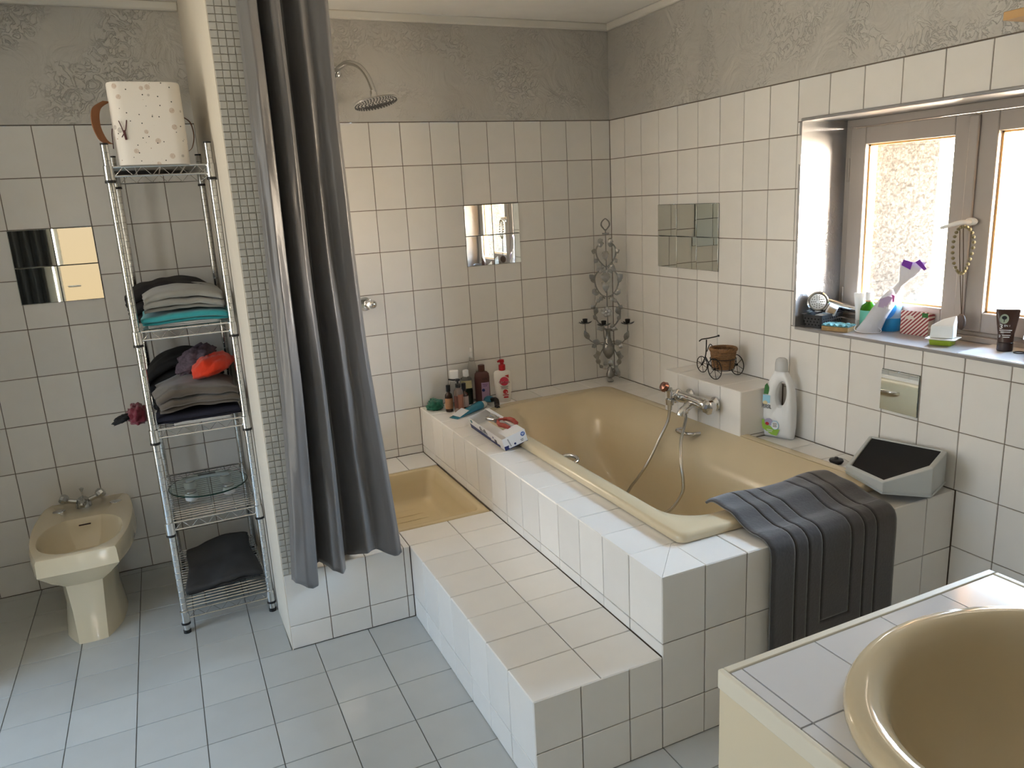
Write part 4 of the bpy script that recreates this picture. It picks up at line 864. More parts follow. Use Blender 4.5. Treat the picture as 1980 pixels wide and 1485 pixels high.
# ---------------------------------------------------------------- detergent bottle with a through handle
db = thing('detergent_bottle', 'tall white laundry detergent bottle with green label against the right wall', 'bottle', (-.064, -1.366, DK), math.radians(-70))
WPL = mat('milky_white_plastic', (.80, .81, .82), .32)
out = [(-.060, 0), (-.064, .03), (-.066, .09), (-.064, .16), (-.058, .20), (-.048, .24), (-.036, .265), (-.026, .278), (-.024, .288), (.024, .288), (.026, .278), (.036, .262), (.050, .232), (.058, .19), (.063, .14), (.065, .08), (.064, .03), (.060, 0)]
hc = (.010, .190)
def ray_out(a):
    d = (math.cos(a), math.sin(a)); best = None
    for (x0, z0), (x1, z1) in zip(out, out[1:] + out[:1]):
        ex, ez = x1 - x0, z1 - z0; det = d[0] * -ez + d[1] * ex
        if abs(det) < 1e-12: continue
        t = ((x0 - hc[0]) * -ez + (z0 - hc[1]) * ex) / det; u = (d[0] * (z0 - hc[1]) - d[1] * (x0 - hc[0])) / det
        if t > 0 and -.001 <= u <= 1.001: best = t if best is None else min(best, t)
    return (hc[0] + d[0] * best, hc[1] + d[1] * best)
N_ = 72; angs = [2 * PI * k / N_ for k in range(N_)]
O1 = [ray_out(a) for a in angs]; HO = [(hc[0] + .022 * math.cos(a) + .004 * math.sin(a), hc[1] + .052 * math.sin(a)) for a in angs]
def thk(z): return interp([(0, .030), (.12, .032), (.2, .027), (.26, .021), (.29, .020)], z)
def lay(f, y): return [(lerp(o[0], h[0], f), y * thk(lerp(o[1], h[1], f)), lerp(o[1], h[1], f)) for o, h in zip(O1, HO)]
rings = [lay(.95, -.62), lay(.80, -.93), lay(.45, -1.0), lay(.2, -.92), lay(.07, -.70), lay(.01, -.35), lay(0, 0), lay(.01, .35), lay(.07, .70), lay(.2, .92), lay(.45, 1.0), lay(.80, .93), lay(.95, .62), lay(1.0, .25), lay(1.0, -.25), lay(.95, -.62)]
obj('body', MB().loft(rings, cap0=False, cap1=False), WPL, db, smooth=True)
obj('cap', MB().lathe([(.0, .284), (.026, .284), (.026, .312), (.023, .330), (.015, .337), (0, .338)], sy=.85), mat('translucent_white_cap', (.72, .73, .73), .2, trans=.25), db)
def flat(poly, y0, mt, parent, name='label', th=.0006, label=None, world=False):
    """thin printed shape on the local -Y face; poly in (x, z)"""
    n = len(poly); return obj(name, MB().add([(x, y0, z) for x, z in poly] + [(x, y0 - th, z) for x, z in poly], [tuple(range(n)), tuple(reversed(range(n, 2 * n)))] + [(k, (k + 1) % n, n + (k + 1) % n, n + k) for k in range(n)]), mt, parent, smooth=False, label=label)
def disc(cx, cz, rx, rz, n=20): return [(cx + rx * math.cos(2 * PI * k / n), cz + rz * math.sin(2 * PI * k / n)) for k in range(n)]
def ink(n_, c, r=.5): return mat(n_ + '_print', c, r)
GRN, DGRN, BLU, RED, BLK, WHT, NAVY, PNK, PUR, ORG = ink('green', (.30, .52, .06)), ink('dark_green', (.03, .16, .03)), ink('sky_blue', (.35, .68, .85)), ink('red', (.48, .02, .03)), ink('black', (.012, .012, .015)), ink('white', (.82, .82, .82)), ink('navy', (.012, .022, .12)), ink('rose', (.62, .05, .10)), ink('lilac', (.40, .27, .42)), ink('tan', (.45, .27, .14))
def lines(cx, cz, w_, rows, y0, mt, parent, dz=.006):
    for k in range(rows):
        q = w_ * (1, .8, .92, .7)[k % 4] / 2; flat([(cx - q, cz - k * dz), (cx + q, cz - k * dz), (cx + q, cz - k * dz + dz * .35), (cx - q, cz - k * dz + dz * .35)], y0, mt, parent, name='small_print')
def face(x, y, z): return Matrix.Translation((x, y, z)) @ Matrix.Rotation(PI / 2, 4, 'X')
y_ = -.0328
flat([(-.060, .185), (-.040, .185), (-.037, .20), (-.037, .215), (-.046, .232), (-.055, .222)], -.0272, DGRN, db, label='dark green leaf badge')
flat([(-.062, .150), (-.030, .150), (-.030, .182), (-.061, .182)], -.0305, BLU, db, label='pale blue sky panel')
flat(disc(-.050, .150, .010, .008), -.0318, ink('cream', (.75, .65, .40)), db)
text('PERSIL', .0235, BLK, db, face(-.0435, -.0325, .134), sx=.62)
flat([(-.062, .060), (-.058, .040), (-.02, .018), (.004, .016), (.016, .044), (-.008, .044), (-.03, .055), (-.055, .078), (-.062, .078)], y_, GRN, db, label='green band of the label')
flat(disc(-.032, .070, .018, .015), y_ - .0003, ink('lavender', (.42, .38, .55)), db); flat(disc(-.038, .062, .008, .007), y_ - .001, RED, db)
flat(disc(-.004, .060, .0165, .0185), y_ - .001, BLU, db); flat(disc(-.004, .060, .0145, .0165), y_ - .0016, WHT, db)
lines(-.004, .066, .018, 3, y_ - .0024, BLK, db); lines(-.026, .036, .026, 2, y_ - .0008, WHT, db, .007)
# ---------------------------------------------------------------- tricycle planter
tr = thing('tricycle_planter', 'black wire tricycle carrying a small wicker basket on the tiled ledge', 'planter', (-.105, -1.03, .748))
def tl(x, y, z): return (x + .105, y + 1.03, z)
BW = mat('black_wire', (.014, .012, .011), .45, .3)
def wheel(c, r, name='wheel'):
    mb = MB().tube([(c[0], c[1] + r * math.cos(2 * PI * k / 28), c[2] + r * math.sin(2 * PI * k / 28)) for k in range(28)], .0022, 6, closed=True)
    for k in range(3):
        a = PI * k / 3 + .3; mb.tube([(c[0], c[1] - r * math.cos(a), c[2] - r * math.sin(a)), (c[0], c[1] + r * math.cos(a), c[2] + r * math.sin(a))], .0013, 5)
    mb.lathe([(0, -.004), (.005, -.004), (.005, .004), (0, .004)], c=c, M=Matrix.Rotation(PI / 2, 4, 'Y'), seg=10)
    return obj(name, mb, BW, tr)
wheel(tl(-.128, -.945, .0385), .036); wheel(tl(-.172, -1.085, .0475), .045); wheel(tl(-.042, -1.075, .0475), .045)
mb = MB().tube([tl(-.172, -1.085, .0475), tl(-.042, -1.075, .0475)], .002, 6)
mb.tube(smooth([tl(-.128, -.945, .0385), tl(-.120, -.955, .07), tl(-.125, -.968, .10), tl(-.125, -.970, .155)], 5), .0028, 8)
mb.tube(smooth([tl(-.107, -1.08, .0475), tl(-.115, -1.04, .032), tl(-.12, -1.0, .035), tl(-.125, -.965, .075)], 6), .0024, 8)
mb.tube(smooth([tl(-.12, -.968, .10), tl(-.118, -.985, .135), tl(-.116, -1.0, .125), tl(-.114, -.995, .09)], 6), .002, 6)
for r_, z_ in ((.056, .084), (.047, .036)):
    mb.tube([tl(-.107 + r_ * math.cos(2 * PI * k / 24), -1.062 + r_ * math.sin(2 * PI * k / 24), z_) for k in range(24)], .0018, 6, closed=True)
for k in range(6): a = PI * k / 3 + .4; mb.tube([tl(-.107 + .056 * math.cos(a), -1.062 + .056 * math.sin(a), .084), tl(-.107 + .047 * math.cos(a), -1.062 + .047 * math.sin(a), .036)], .0015, 5)
obj('frame', mb, BW, tr)
obj('handlebar', MB().tube(smooth([tl(-.170, -.977, .155), tl(-.150, -.97, .160), tl(-.12, -.970, .160), tl(-.085, -.975, .163), tl(-.070, -.985, .168)], 5), .0028, 8).lathe([(0, 0), (.005, .002), (.005, .008), (0, .01)], c=tl(-.070, -.985, .163), seg=8), BW, tr)
WIC = mat('brown_wicker', (.23, .115, .045), .6, bump=.3, bscale=200, var=.35, vscale=60)
mb = MB()
for j in range(13):
    z_ = .042 + j * .0062; r_ = lerp(.043, .053, j / 12); ph = (j % 2) * PI / 20
    mb.tube([tl(-.107 + (r_ + .0015 * math.cos(20 * (2 * PI * k / 80) + j * PI)) * math.cos(2 * PI * k / 80), -1.062 + (r_ + .0015 * math.cos(20 * (2 * PI * k / 80) + j * PI)) * math.sin(2 * PI * k / 80), z_) for k in range(80)], .0031, 5, closed=True)
for k in range(20): a = 2 * PI * k / 20; mb.tube([tl(-.107 + .043 * math.cos(a), -1.062 + .043 * math.sin(a), .04), tl(-.107 + .053 * math.cos(a), -1.062 + .053 * math.sin(a), .12)], .002, 5)
mb.lathe([(0, .038), (.043, .038), (.043, .043), (0, .043)], c=tl(-.107, -1.062, 0))
ob_ = obj('basket', mb, WIC, tr, label='brown wicker basket')
mb = MB()
for q in range(3): mb.tube([tl(-.107 + (.0545 + .004 * math.cos(16 * 2 * PI * k / 96 + q * 2.1)) * math.cos(2 * PI * k / 96), -1.062 + (.0545 + .004 * math.cos(16 * 2 * PI * k / 96 + q * 2.1)) * math.sin(2 * PI * k / 96), .125 + .005 * math.sin(16 * 2 * PI * k / 96 + q * 2.1)) for k in range(96)], .004, 6, closed=True)
obj('basket_rim', mb, WIC, ob_, loc=(0, 0, 0))
# ---------------------------------------------------------------- wrought metal sconce in the corner
IRON = mat('antique_silver_iron', (.27, .265, .25), .30, .85, bump=.3, bscale=150, var=.5, vscale=40)
DIRON = mat('dark_iron_cup', (.05, .05, .05), .4, .8)
sc = thing('candle_sconce', 'tall ornate silver metal candle sconce with scrolls and leaves in the wall corner', 'sconce', (-.105, -.105, DK), math.radians(-45))
# local x runs right in the view, -y faces the room; (u, v) are read off the ornament's outline
def uv(u, v, n=0): return ((u - 362) * .00066, -n, 1.435 - DK - (v - 85) * .00068)
mb = MB()
def vine(pts, r=.0046, both=True, n=0):
    for s_ in ((1, -1) if both else (1,)):
        q = smooth([uv(362 + s_ * (u - 362), v, n) for u, v in pts], 5); k = len(q)
        mb.tube(q, [r * (1 - .35 * abs(2 * i / (k - 1) - 1)) for i in range(k)], 7)
vine([(362, 88), (335, 112), (328, 140), (345, 165), (358, 180)], .0045)
vine([(362, 470), (335, 450), (300, 410), (282, 370), (280, 330), (298, 295), (330, 275), (345, 285)])
vine([(362, 705), (320, 690), (285, 650), (265, 600), (262, 550), (285, 510), (320, 480), (340, 495)])
vine([(365, 970), (325, 955), (285, 915), (258, 860), (255, 790), (285, 735), (325, 705), (345, 720)])
mb.tube([uv(362, 170), uv(362, 330), uv(362, 520), uv(362, 760), uv(366, 1010)], .0032, 7)
mb.tube([uv(335, 205), uv(390, 205)], .004, 7)
obj('scroll_frame', mb, IRON, sc)
def leaf(mb, u, v, du, dv, w=11, n=.006, bend=.3):
    """a pointed veined leaf with thickness"""
    a = Vector(uv(u, v, n)); d = Vector(uv(u + du, v + dv, n + .004)) - a; L_ = d.length; d.normalize(); s = d.cross(Vector((0, 1, 0))).normalized(); W = w * .0012
    nf = Vector((0, -1, 0)); P = []
    for t, q in ((0, .15), (.25, .85), (.5, 1), (.75, .6), (1, 0.02)):
        c_ = a + d * L_ * t + nf * .008 * math.sin(t * 2.6) * bend; P.append([c_ - s * W * q, c_ + nf * .004 * (1 - t), c_ + s * W * q, c_ - nf * .003])
    mb.loft(P)
mb = MB(); S_ = lambda u: (u, 724 - u)
for (u, v, du, dv, w_) in ((300, 300, 45, -15, 10), (282, 345, -38, -10, 13), (290, 400, -22, 34, 11), (330, 450, -45, 20, 12), (325, 462, -48, 32, 11), (345, 470, -60, 12, 8), (300, 495, 40, 6, 11), (262, 560, -40, -38, 14), (258, 590, -18, -55, 11), (275, 640, -32, 36, 12), (300, 672, -52, 6, 10), (330, 700, -30, 34, 11), (305, 720, -30, 28, 10),
                      (258, 800, -26, -32, 12), (262, 845, 18, -62, 12), (275, 890, -30, -40, 10), (320, 950, -48, 20, 9), (345, 965, -60, 6, 8), (300, 925, 40, 26, 8), (340, 250, -45, 22, 12)):
    leaf(mb, u, v, du, dv, w_); leaf(mb, 724 - u, v, -du, dv, w_)
obj('leaves', mb, IRON, sc, kind='stuff')
mb = MB()
for v, h, w_ in ((340, 75, 14), (500, 90, 22), (560, 110, 17), (590, 60, 12)): leaf(mb, 362, v, 0, h, w_, n=.012, bend=1)
for s_ in (-1, 1): leaf(mb, 362, 600, s_ * 38, -15, 9, .012); leaf(mb, 362, 345, s_ * 30, 20, 8, .012); leaf(mb, 362, 520, s_ * 22, -40, 7, .012)
obj('centre_leaves', mb, IRON, sc)
mb = MB(); c_ = uv(362, 822, .012)
for k in range(6): a = 2 * PI * k / 6 + .3; mb.lathe([(0, 0), (.010, .002), (.012, .006), (.008, .011), (0, .012)], M=Matrix.Rotation(PI / 2, 4, 'X'), c=(c_[0] + .018 * math.cos(a), c_[1] + .0, c_[2] + .018 * math.sin(a)), seg=10)
mb.lathe([(0, 0), (.009, .002), (.009, .012), (0, .016)], M=Matrix.Rotation(PI / 2, 4, 'X'), c=c_, seg=10)
obj('flower', mb, mat('bright_silver_iron', (.55, .54, .52), .3, .9), sc)
vz = uv(372, 1205, .02)
obj('vase', MB().lathe([(.006, 0), (.018, .012), (.031, .035), (.034, .055), (.030, .078), (.020, .10), (.014, .12), (.013, .150), (.019, .166), (.012, .168)], c=vz, seg=12, sy=.7), IRON, sc, smooth=50)
def cup(p, parent):
    b = Vector(p)
    o = obj('candle_cup', MB().lathe([(0, 0), (.008, .001), (.012, .005), (.0145, .024), (.012, .024), (.010, .008), (0, .006)], c=b, seg=14), DIRON, parent)
    mb = MB()
    for k in range(8):
        a = 2 * PI * k / 8; d = Vector((math.cos(a), math.sin(a), 0)); s = Vector((-d.y, d.x, 0)); q = [b + d * .008 - s * .006, b + d * .024 - s * .010 + Vector((0, 0, .001)), b + d * (.044 if k % 2 else .036) + Vector((0, 0, .008)), b + d * .024 + s * .010 + Vector((0, 0, .001)), b + d * .008 + s * .006]
        mb.add(q + [v + Vector((0, 0, -.0015)) for v in q], [(0, 1, 2, 3, 4), (9, 8, 7, 6, 5)] + [(i, 5 + i, 5 + (i + 1) % 5, (i + 1) % 5) for i in range(5)])
    obj('petals', mb, DIRON, parent)
for s_ in (-1, 1):
    m_ = MB(); P = [uv(372 + s_ * u, v, n) for u, v, n in ((15, 1110, .03), (50, 1085, .035), (95, 1075, .04), (140, 1050, .05), (170, 1000, .055), (178, 945, .06), (178, 905, .06))]
    m_.tube(smooth(P, 5), .003, 7)
    ar = obj('arm', m_, IRON, sc); m2 = MB()
    leaf(m2, 372 + s_ * 60, 1075, s_ * 62, -25, 14, .04); leaf(m2, 372 + s_ * 95, 1085, s_ * 38, 22, 11, .042); leaf(m2, 372 + s_ * 150, 1040, s_ * 38, -78, 13, .055)
    obj('arm_leaves', m2, IRON, ar); cup(uv(372 + s_ * 178, 905, .06), ar)
ar = obj('arm', MB().tube(smooth([uv(370, 1090, .03), uv(368, 1060, .07), uv(366, 990, .10), uv(366, 915, .10)], 5), .003, 7), IRON, sc); cup(uv(366, 910, .10), ar)
mb = MB()
for s_ in (-1, 1):
    mb.tube(smooth([uv(372 + s_ * u, v, .02) for u, v in ((40, 1110), (62, 1150), (88, 1200), (85, 1245), (60, 1280), (25, 1290), (5, 1270))], 5), .003, 7)
    leaf(mb, 372 + s_ * 80, 1190, s_ * 50, -10, 13, .02); leaf(mb, 372 + s_ * 78, 1185, s_ * 20, -48, 13, .02); leaf(mb, 372 + s_ * 80, 1255, s_ * 20, -60, 12, .02); leaf(mb, 372 + s_ * 50, 1285, s_ * 30, -28, 9, .02)
    leaf(mb, 372, 1215, s_ * 42, 45, 14, .025)
leaf(mb, 430, 1270, 38, 95, 12, .02); leaf(mb, 425, 1260, 25, 60, 10, .02)
obj('lower_scroll', mb, IRON, sc)
b0 = uv(385, 1400, .02); b0 = (b0[0], b0[1], .001)
obj('finial', MB().lathe([(0, 0), (.016, .002), (.019, .008), (.012, .016), (.009, .022), (.024, .034), (.025, .046), (.012, .078), (.005, .088), (.009, .094), (.011, .103), (.006, .112), (0, .114)], c=b0, seg=10), IRON, sc, smooth=40)
# ---------------------------------------------------------------- toiletries in the back left corner of the deck
def bottle(name, label, cat, loc, prof, mt, sy=1, rot=-.35, group=None, seg=28, smooth_=50):
    t = thing(name, label, cat, loc, rot, group); obj('body', MB().lathe(prof, seg=seg, sy=sy), mt, t, smooth=smooth_); return t
def wrap(parent, r, z0, z1, a0, a1, mt, sy=1, name='label', lab=None, n=14):
    """printed label following the round body; angles in degrees, -90 faces the viewer"""
    vs = []
    for k in range(n + 1):
        a = math.radians(lerp(a0, a1, k / n))
        for rr_ in (r + .0002, r + .0009): vs += [(rr_ * math.cos(a), rr_ * math.sin(a) * sy, z0), (rr_ * math.cos(a), rr_ * math.sin(a) * sy, z1)]
    fs = []
    for k in range(n):
        i = k * 4; j = i + 4; fs += [(i + 2, j + 2, j + 3, i + 3), (i, i + 1, j + 1, j), (i + 1, i + 3, j + 3, j + 1), (i, j, j + 2, i + 2)]
    fs += [(0, 2, 3, 1), (n * 4, n * 4 + 1, n * 4 + 3, n * 4 + 2)]
    return obj(name, MB().add(vs, fs), mt, parent, label=lab)
def cyl(name, r, z0, z1, mt, parent, c=(0, 0), rt=None, seg=20, label=None):
    rt = rt or r; e_ = min(.002, r * .2); return obj(name, MB().lathe([(0, z0), (r - e_, z0), (r, z0 + e_), (rt, z1 - e_), (rt - e_, z1), (0, z1)], c=(c[0], c[1], 0), seg=seg), mt, parent, label=label)
AMB = mat('dark_amber_glass', (.03, .010, .004), .12); CLR = mat('clear_plastic', (.93, .94, .93), .06, trans=1, ior=1.12); 
BRN = mat('brown_plastic', (.095, .035, .03), .35)
KR = mat('kraft_label', (.40, .22, .12), .7, var=.15, vscale=90)
t = bottle('amber_bottle', 'dark bottle with black cap and tan label beside the green cloth', 'bottle', (-1.078, -.165, DK), [(0, 0), (.017, 0), (.019, .002), (.019, .078), (.017, .088), (.009, .098), (.008, .104), (0, .104)], AMB)
cyl('cap', .0105, .102, .136, BLACKP, t); wrap(t, .019, .016, .070, -175, -5, KR)
t = bottle('amber_bottle', 'dark bottle with black cap and pale label, right of the clear pump bottle', 'bottle', (-.992, -.158, DK), [(0, 0), (.018, 0), (.020, .002), (.020, .070), (.017, .080), (.009, .088), (.008, .094), (0, .094)], AMB)
cyl('cap', .0115, .092, .133, BLACKP, t); wrap(t, .020, .012, .066, -175, -92, mat('pale_kraft_label', (.46, .36, .30), .7)); wrap(t, .020, .012, .066, -88, -5, MATS['pale_kraft_label'])
t = bottle('pump_bottle', 'clear bottle with black pump and brown label at front of the cluster', 'bottle', (-1.046, -.222, DK), [(0, 0), (.021, 0), (.0235, .002), (.0235, .105), (.021, .118), (.012, .128), (.011, .132), (0, .132)], mat('tinted_clear_plastic', (.62, .48, .42), .12, trans=.75, ior=1.2))
cyl('collar', .0135, .130, .150, BLACKP, t); wrap(t, .0235, .030, .092, -165, -100, ink('dark_brown', (.10, .03, .02))); wrap(t, .0235, .018, .098, -98, -15, mat('copper_label', (.30, .12, .07), .6), lab='copper brown label')
obj('pump_head', MB().tube([(0, 0, .150), (0, 0, .165)], .005, 8).tube(smooth([(.012, 0, .168), (0, 0, .170), (-.022, 0, .170), (-.045, 0, .160 + .014)], 4), .0042, 8).lathe([(0, .164), (.012, .164), (.011, .174), (0, .175)]), BLACKP, t)
t = bottle('shampoo_bottle', 'clear bottle with tall white square cap standing closest to the back wall', 'bottle', (-1.012, -.082, DK), [(0, 0), (.022, 0), (.025, .003), (.025, .115), (.02, .125), (.02, .132), (0, .132)], MATS['clear_plastic'], sy=.75)
obj('cap', MB().box(-.022, .022, -.016, .016, .132, .186), WHITEPL, t, bevel=.003)
t = bottle('mouthwash_bottle', 'clear bottle with green liquid and small white cap beside the brown bottle', 'bottle', (-.950, -.088, DK), [(0, 0), (.027, 0), (.031, .003), (.031, .125), (.027, .138), (.014, .146), (.013, .150), (0, .150)], MATS['clear_plastic'], sy=.7)
obj('cap', MB().lathe([(0, .148), (.0145, .148), (.0155, .152), (.0150, .178), (.013, .181), (0, .181)], seg=16), WHITEPL, t)
obj('liquid', MB().lathe([(0, .003), (.026, .003), (.029, .006), (.029, .085), (0, .085)], sy=.66, seg=24), mat('dark_green_liquid', (.01, .09, .04), .2), t, label='dark green liquid')
wrap(t, .031, .088, .128, -150, -30, mat('cream_label', (.45, .40, .22), .6), sy=.7)
t = bottle('spray_bottle', 'tall clear spray bottle with a white nozzle behind the brown bottle', 'bottle', (-.895, -.042, DK), [(0, 0), (.030, 0), (.033, .003), (.033, .12), (.030, .16), (.016, .205), (.012, .22), (.012, .232), (0, .232)], MATS['clear_plastic'])
cyl('nozzle', .011, .230, .262, mat('frosted_plastic', (.70, .70, .69), .3, trans=.3), t, rt=.008); cyl('nozzle_tip', .0055, .262, .285, WHITEPL, t)
t = bottle('shampoo_bottle', 'flat dark brown bottle with brown cap and lilac label', 'bottle', (-.862, -.088, DK), [(0, 0), (.036, 0), (.039, .003), (.0395, .13), (.037, .150), (.028, .160), (.018, .163), (0, .163)], BRN, sy=.5)
cyl('cap', .0175, .161, .196, mat('dark_brown_cap', (.075, .028, .02), .3), t); wrap(t, .0398, .010, .105, -98, -30, PUR, sy=.5, lab='lilac label')
text('milk', .016, BLK, t, face(.014, -.0205, .125)); obj('badge', MB().lathe([(0, 0), (.008, 0), (.008, .0006), (0, .0006)], M=face(.004, -.0210, .065)), NAVY, t); lines(.014, .094, .026, 2, -.0210, ink('deep_purple', (.16, .06, .18)), t, .008)
t = bottle('pump_bottle', 'white body wash bottle with red pump and red lettering', 'bottle', (-.772, -.150, DK), [(0, 0), (.034, 0), (.037, .003), (.042, .06), (.0445, .13), (.044, .152), (.039, .162), (.020, .168), (0, .168)], mat('ivory_white_plastic', (.76, .74, .70), .35), sy=.52)
REDP = mat('red_plastic', (.42, .008, .015), .3)
cyl('collar', .0175, .166, .196, REDP, t); obj('pump_head', MB().lathe([(0, .196), (.010, .196), (.009, .204), (.013, .208), (.012, .222), (0, .225)]).tube(smooth([(0, 0, .216), (-.012, -.006, .218), (-.022, -.010, .212)], 3), .0055, 8), REDP, t)
flat(disc(.006, .112, .0235, .0235), -.0237, PNK, t, label='pink round logo'); flat([(.010, .142), (.030, .146), (.030, .128)], -.0232, RED, t)
text('Cadum', .021, WHT, t, face(.006, -.0246, .108)); text('Cadum', .0200, ink('dark_red', (.16, .0, .008)), t, face(.006, -.0251, .1075))
lines(.006, .084, .040, 3, -.0236, BLK, t, .0055)
flat(disc(.010, .056, .0130, .0125), -.0222, RED, t); flat(disc(.015, .053, .004, .004), -.0230, ink('pale_pink', (.75, .45, .45)), t); flat([(-.004, .036), (.026, .036), (.026, .041), (-.004, .041)], -.0215, RED, t); flat([(0, .023), (.024, .023), (.024, .031), (0, .031)], -.0210, RED, t)
lump('wash_cloth', 'crumpled green cloth in the back left corner of the deck', 'cloth', (-1.122, -.072, DK), (.042, .058, .034), cloth_mat('bottle_green_cloth', (.015, .15, .09)), 41, amp=.28, rot=(0, 0, -.3), ridges=.12)
# blue tube lying in front
BT = mat('teal_gel_plastic', (.025, .16, .22), .2)
tt = thing('gel_tube', 'blue gel tube with a white label lying on the deck before the bottles', 'tube', (-1.005, -.255, DK + .0005), math.radians(25))
def tsec(x, w_, h_): return [(x, w_ * math.cos(2 * PI * k / 24), h_ + h_ * math.sin(2 * PI * k / 24)) for k in range(24)]
obj('body', MB().loft([tsec(-.115, .030, .0015), tsec(-.10, .030, .003), tsec(-.05, .0285, .010), tsec(.02, .027, .017), (tsec(.07, .026, .021)), tsec(.083, .023, .021), tsec(.088, .014, .019)]), BT, tt, smooth=60)
obj('cap', MB().loft([tsec(.086, .018, .0185), tsec(.088, .020, .0195), tsec(.110, .019, .0185), tsec(.113, .016, .0175)]), mat('clear_white_cap', (.70, .74, .74), .15, trans=.3), tt, smooth=50)
obj('label', MB().add([(-.098, -.027, .0075), (-.03, -.0255, .024), (-.03, .0255, .030), (-.098, .027, .0105), (-.098, -.027, .0068), (-.03, -.0255, .0233), (-.03, .0255, .0293), (-.098, .027, .0098)], [(0, 1, 2, 3), (7, 6, 5, 4), (0, 4, 5, 1), (1, 5, 6, 2), (2, 6, 7, 3), (3, 7, 4, 0)]), mat('pale_grey_label', (.60, .63, .64), .5), tt, label='white label with small print')
bb = thing('body_brush', 'blue and black shower brush lying beside the gel tube', 'brush', (-.86, -.20, DK))
lb_ = lump('head', 'x', 'x', (.008, .055, .012), (.028, .032, .020), mat('blue_sponge', (.03, .16, .24), .5), 44, amp=.08)
for k_ in ('label', 'category'): del lb_[k_]
lb_.parent = bb
obj('handle', MB().tube(smooth([(.012, .035, .022), (.022, .0, .030), (.012, -.035, .018), (.0, -.062, .010), (-.002, -.085, .010)], 6), [.012] * 8 + [.0135] * 6 + [.012] * 6 + [.0095] * 5, 10), mat('black_rubber', (.01, .008, .008), .4), bb)
# ---------------------------------------------------------------- box with pliers
CARD = mat('white_printed_card', (.72, .72, .73), .55); 
px = thing('cardboard_box', 'open white and navy hardware box tilted against the bath rim', 'box', (-1.046, -.70, DK + .018), (0, math.radians(-15), math.radians(-1)))
W2, L2, H2 = .054, .198, .052; g_ = .0012
obj('base', MB().box(-W2, W2, -L2, L2, 0, g_), CARD, px); obj('side_wall', MB().box(-W2, -W2 + g_, -L2, L2, g_, H2), CARD, px); obj('side_wall', MB().box(W2 - g_, W2, -L2, L2, g_, H2), CARD, px)
obj('end_wall', MB().box(-W2 + g_, W2 - g_, -L2, -L2 + g_, g_, H2), CARD, px); obj('end_wall', MB().box(-W2 + g_, W2 - g_, L2 - g_, L2, g_, H2), CARD, px)
obj('lid_flap', MB().box(-W2 + .02, W2, -L2, -L2 + .085, H2, H2 + g_), CARD, px, label='white top panel over the front end'); obj('lid_flap', MB().add([(W2 - g_, -L2 + .085, H2), (W2, -L2 + .085, H2), (W2, L2, H2), (W2 - g_, L2, H2), (W2 - .02, -L2 + .085, H2 + .004), (W2 - .018, -L2 + .085, H2 + .005), (W2 - .018, L2, H2 + .005), (W2 - .02, L2, H2 + .004)], [(0, 1, 2, 3), (7, 6, 5, 4), (0, 4, 5, 1), (1, 5, 6, 2), (2, 6, 7, 3), (3, 7, 4, 0)]), CARD, px)
# printing on the side towards the room (local -X) and the end (local -Y)
def side(poly, mt, off=.0004): 
    n = len(poly); return obj('print', MB().add([(-W2 - off + .0003, -y, z) for y, z in poly] + [(-W2 - off, -y, z) for y, z in poly], [tuple(range(n)), tuple(reversed(range(n, 2 * n)))] + [(k, (k + 1) % n, n + (k + 1) % n, n + k) for k in range(n)]), mt, px, smooth=False)
side([(-.198, 0), (.15, 0), (.15, .012), (.05, .010), (.05, .016), (-.198, .022)], NAVY); side([(-.07, .020), (.02, .020), (.02, .034), (-.07, .034)], ink('mid_grey', (.30, .31, .33)), .0006)
for yy in (-.055, -.005): obj('print', MB().tube([(-W2 - .0006, -(yy + .008 * math.cos(2 * PI * k / 12)), .036 + .007 * math.sin(2 * PI * k / 12)) for k in range(12)], .0012, 5, closed=True), BLK, px)
side(disc(-.165, .040, .012, .008), ink('teal_logo', (.02, .16, .20)), .0006); side(disc(.085, .030, .006, .005), NAVY, .0006)
for k in range(9): side([(.095 + k * .003, .010), (.0965 + k * .003, .010), (.0965 + k * .003, .026), (.095 + k * .003, .026)], BLK, .0006)
flat([(-W2, 0), (-W2 + .022, 0), (-W2 + .018, .008), (-W2 + .022, .016), (-W2, .018)], -L2 - .0002, NAVY, px, name='print'); flat([(-W2 + .02, 0), (W2, 0), (W2, .002), (-W2 + .02, .002)], -L2 - .0002, NAVY, px, name='print')
flat(disc(W2 - .014, .038, .010, .0095), -L2 - .0004, mat('logo_blue_print', (.03, .10, .35), .5), px, name='print'); lines(W2 - .014, .040, .012, 2, -L2 - .0012, WHT, px, .005)
flat([(-.026, .008), (-.021, .008), (-.028, .044), (-.033, .044)], -L2 - .0002, ink('mid_grey', (.30, .31, .33)), px, name='print'); flat(disc(-.004, .012, .005, .0048), -L2 - .0004, NAVY, px, name='print'); lines(.030, .016, .014, 2, -L2 - .0004, BLK, px, .006)
pk = thing('pliers', 'steel pliers with red handles lying in the open white box', 'pliers', (-1.040, -.715, DK + .072), (0, math.radians(-12), math.radians(8)))
REDH = mat('brick_red_grip', (.33, .045, .03), .5, var=.15, vscale=60)
obj('jaw', MB().loft([[(x - .010, y, z), (x + .010, y, z), (x + .008, y, z + .012), (x - .008, y, z + .012)] for x, y, z in ((-.012, .095, 0), (-.012, .07, 0), (-.004, .035, 0), (0, .02, 0))]), CHROME, pk, bevel=.002)
obj('jaw', MB().loft([[(x - .009, y, z), (x + .009, y, z), (x + .007, y, z + .012), (x - .007, y, z + .012)] for x, y, z in ((.014, .097, .002), (.014, .07, .002), (.006, .035, .004), (.002, .02, .004))]), CHROME, pk, bevel=.002)
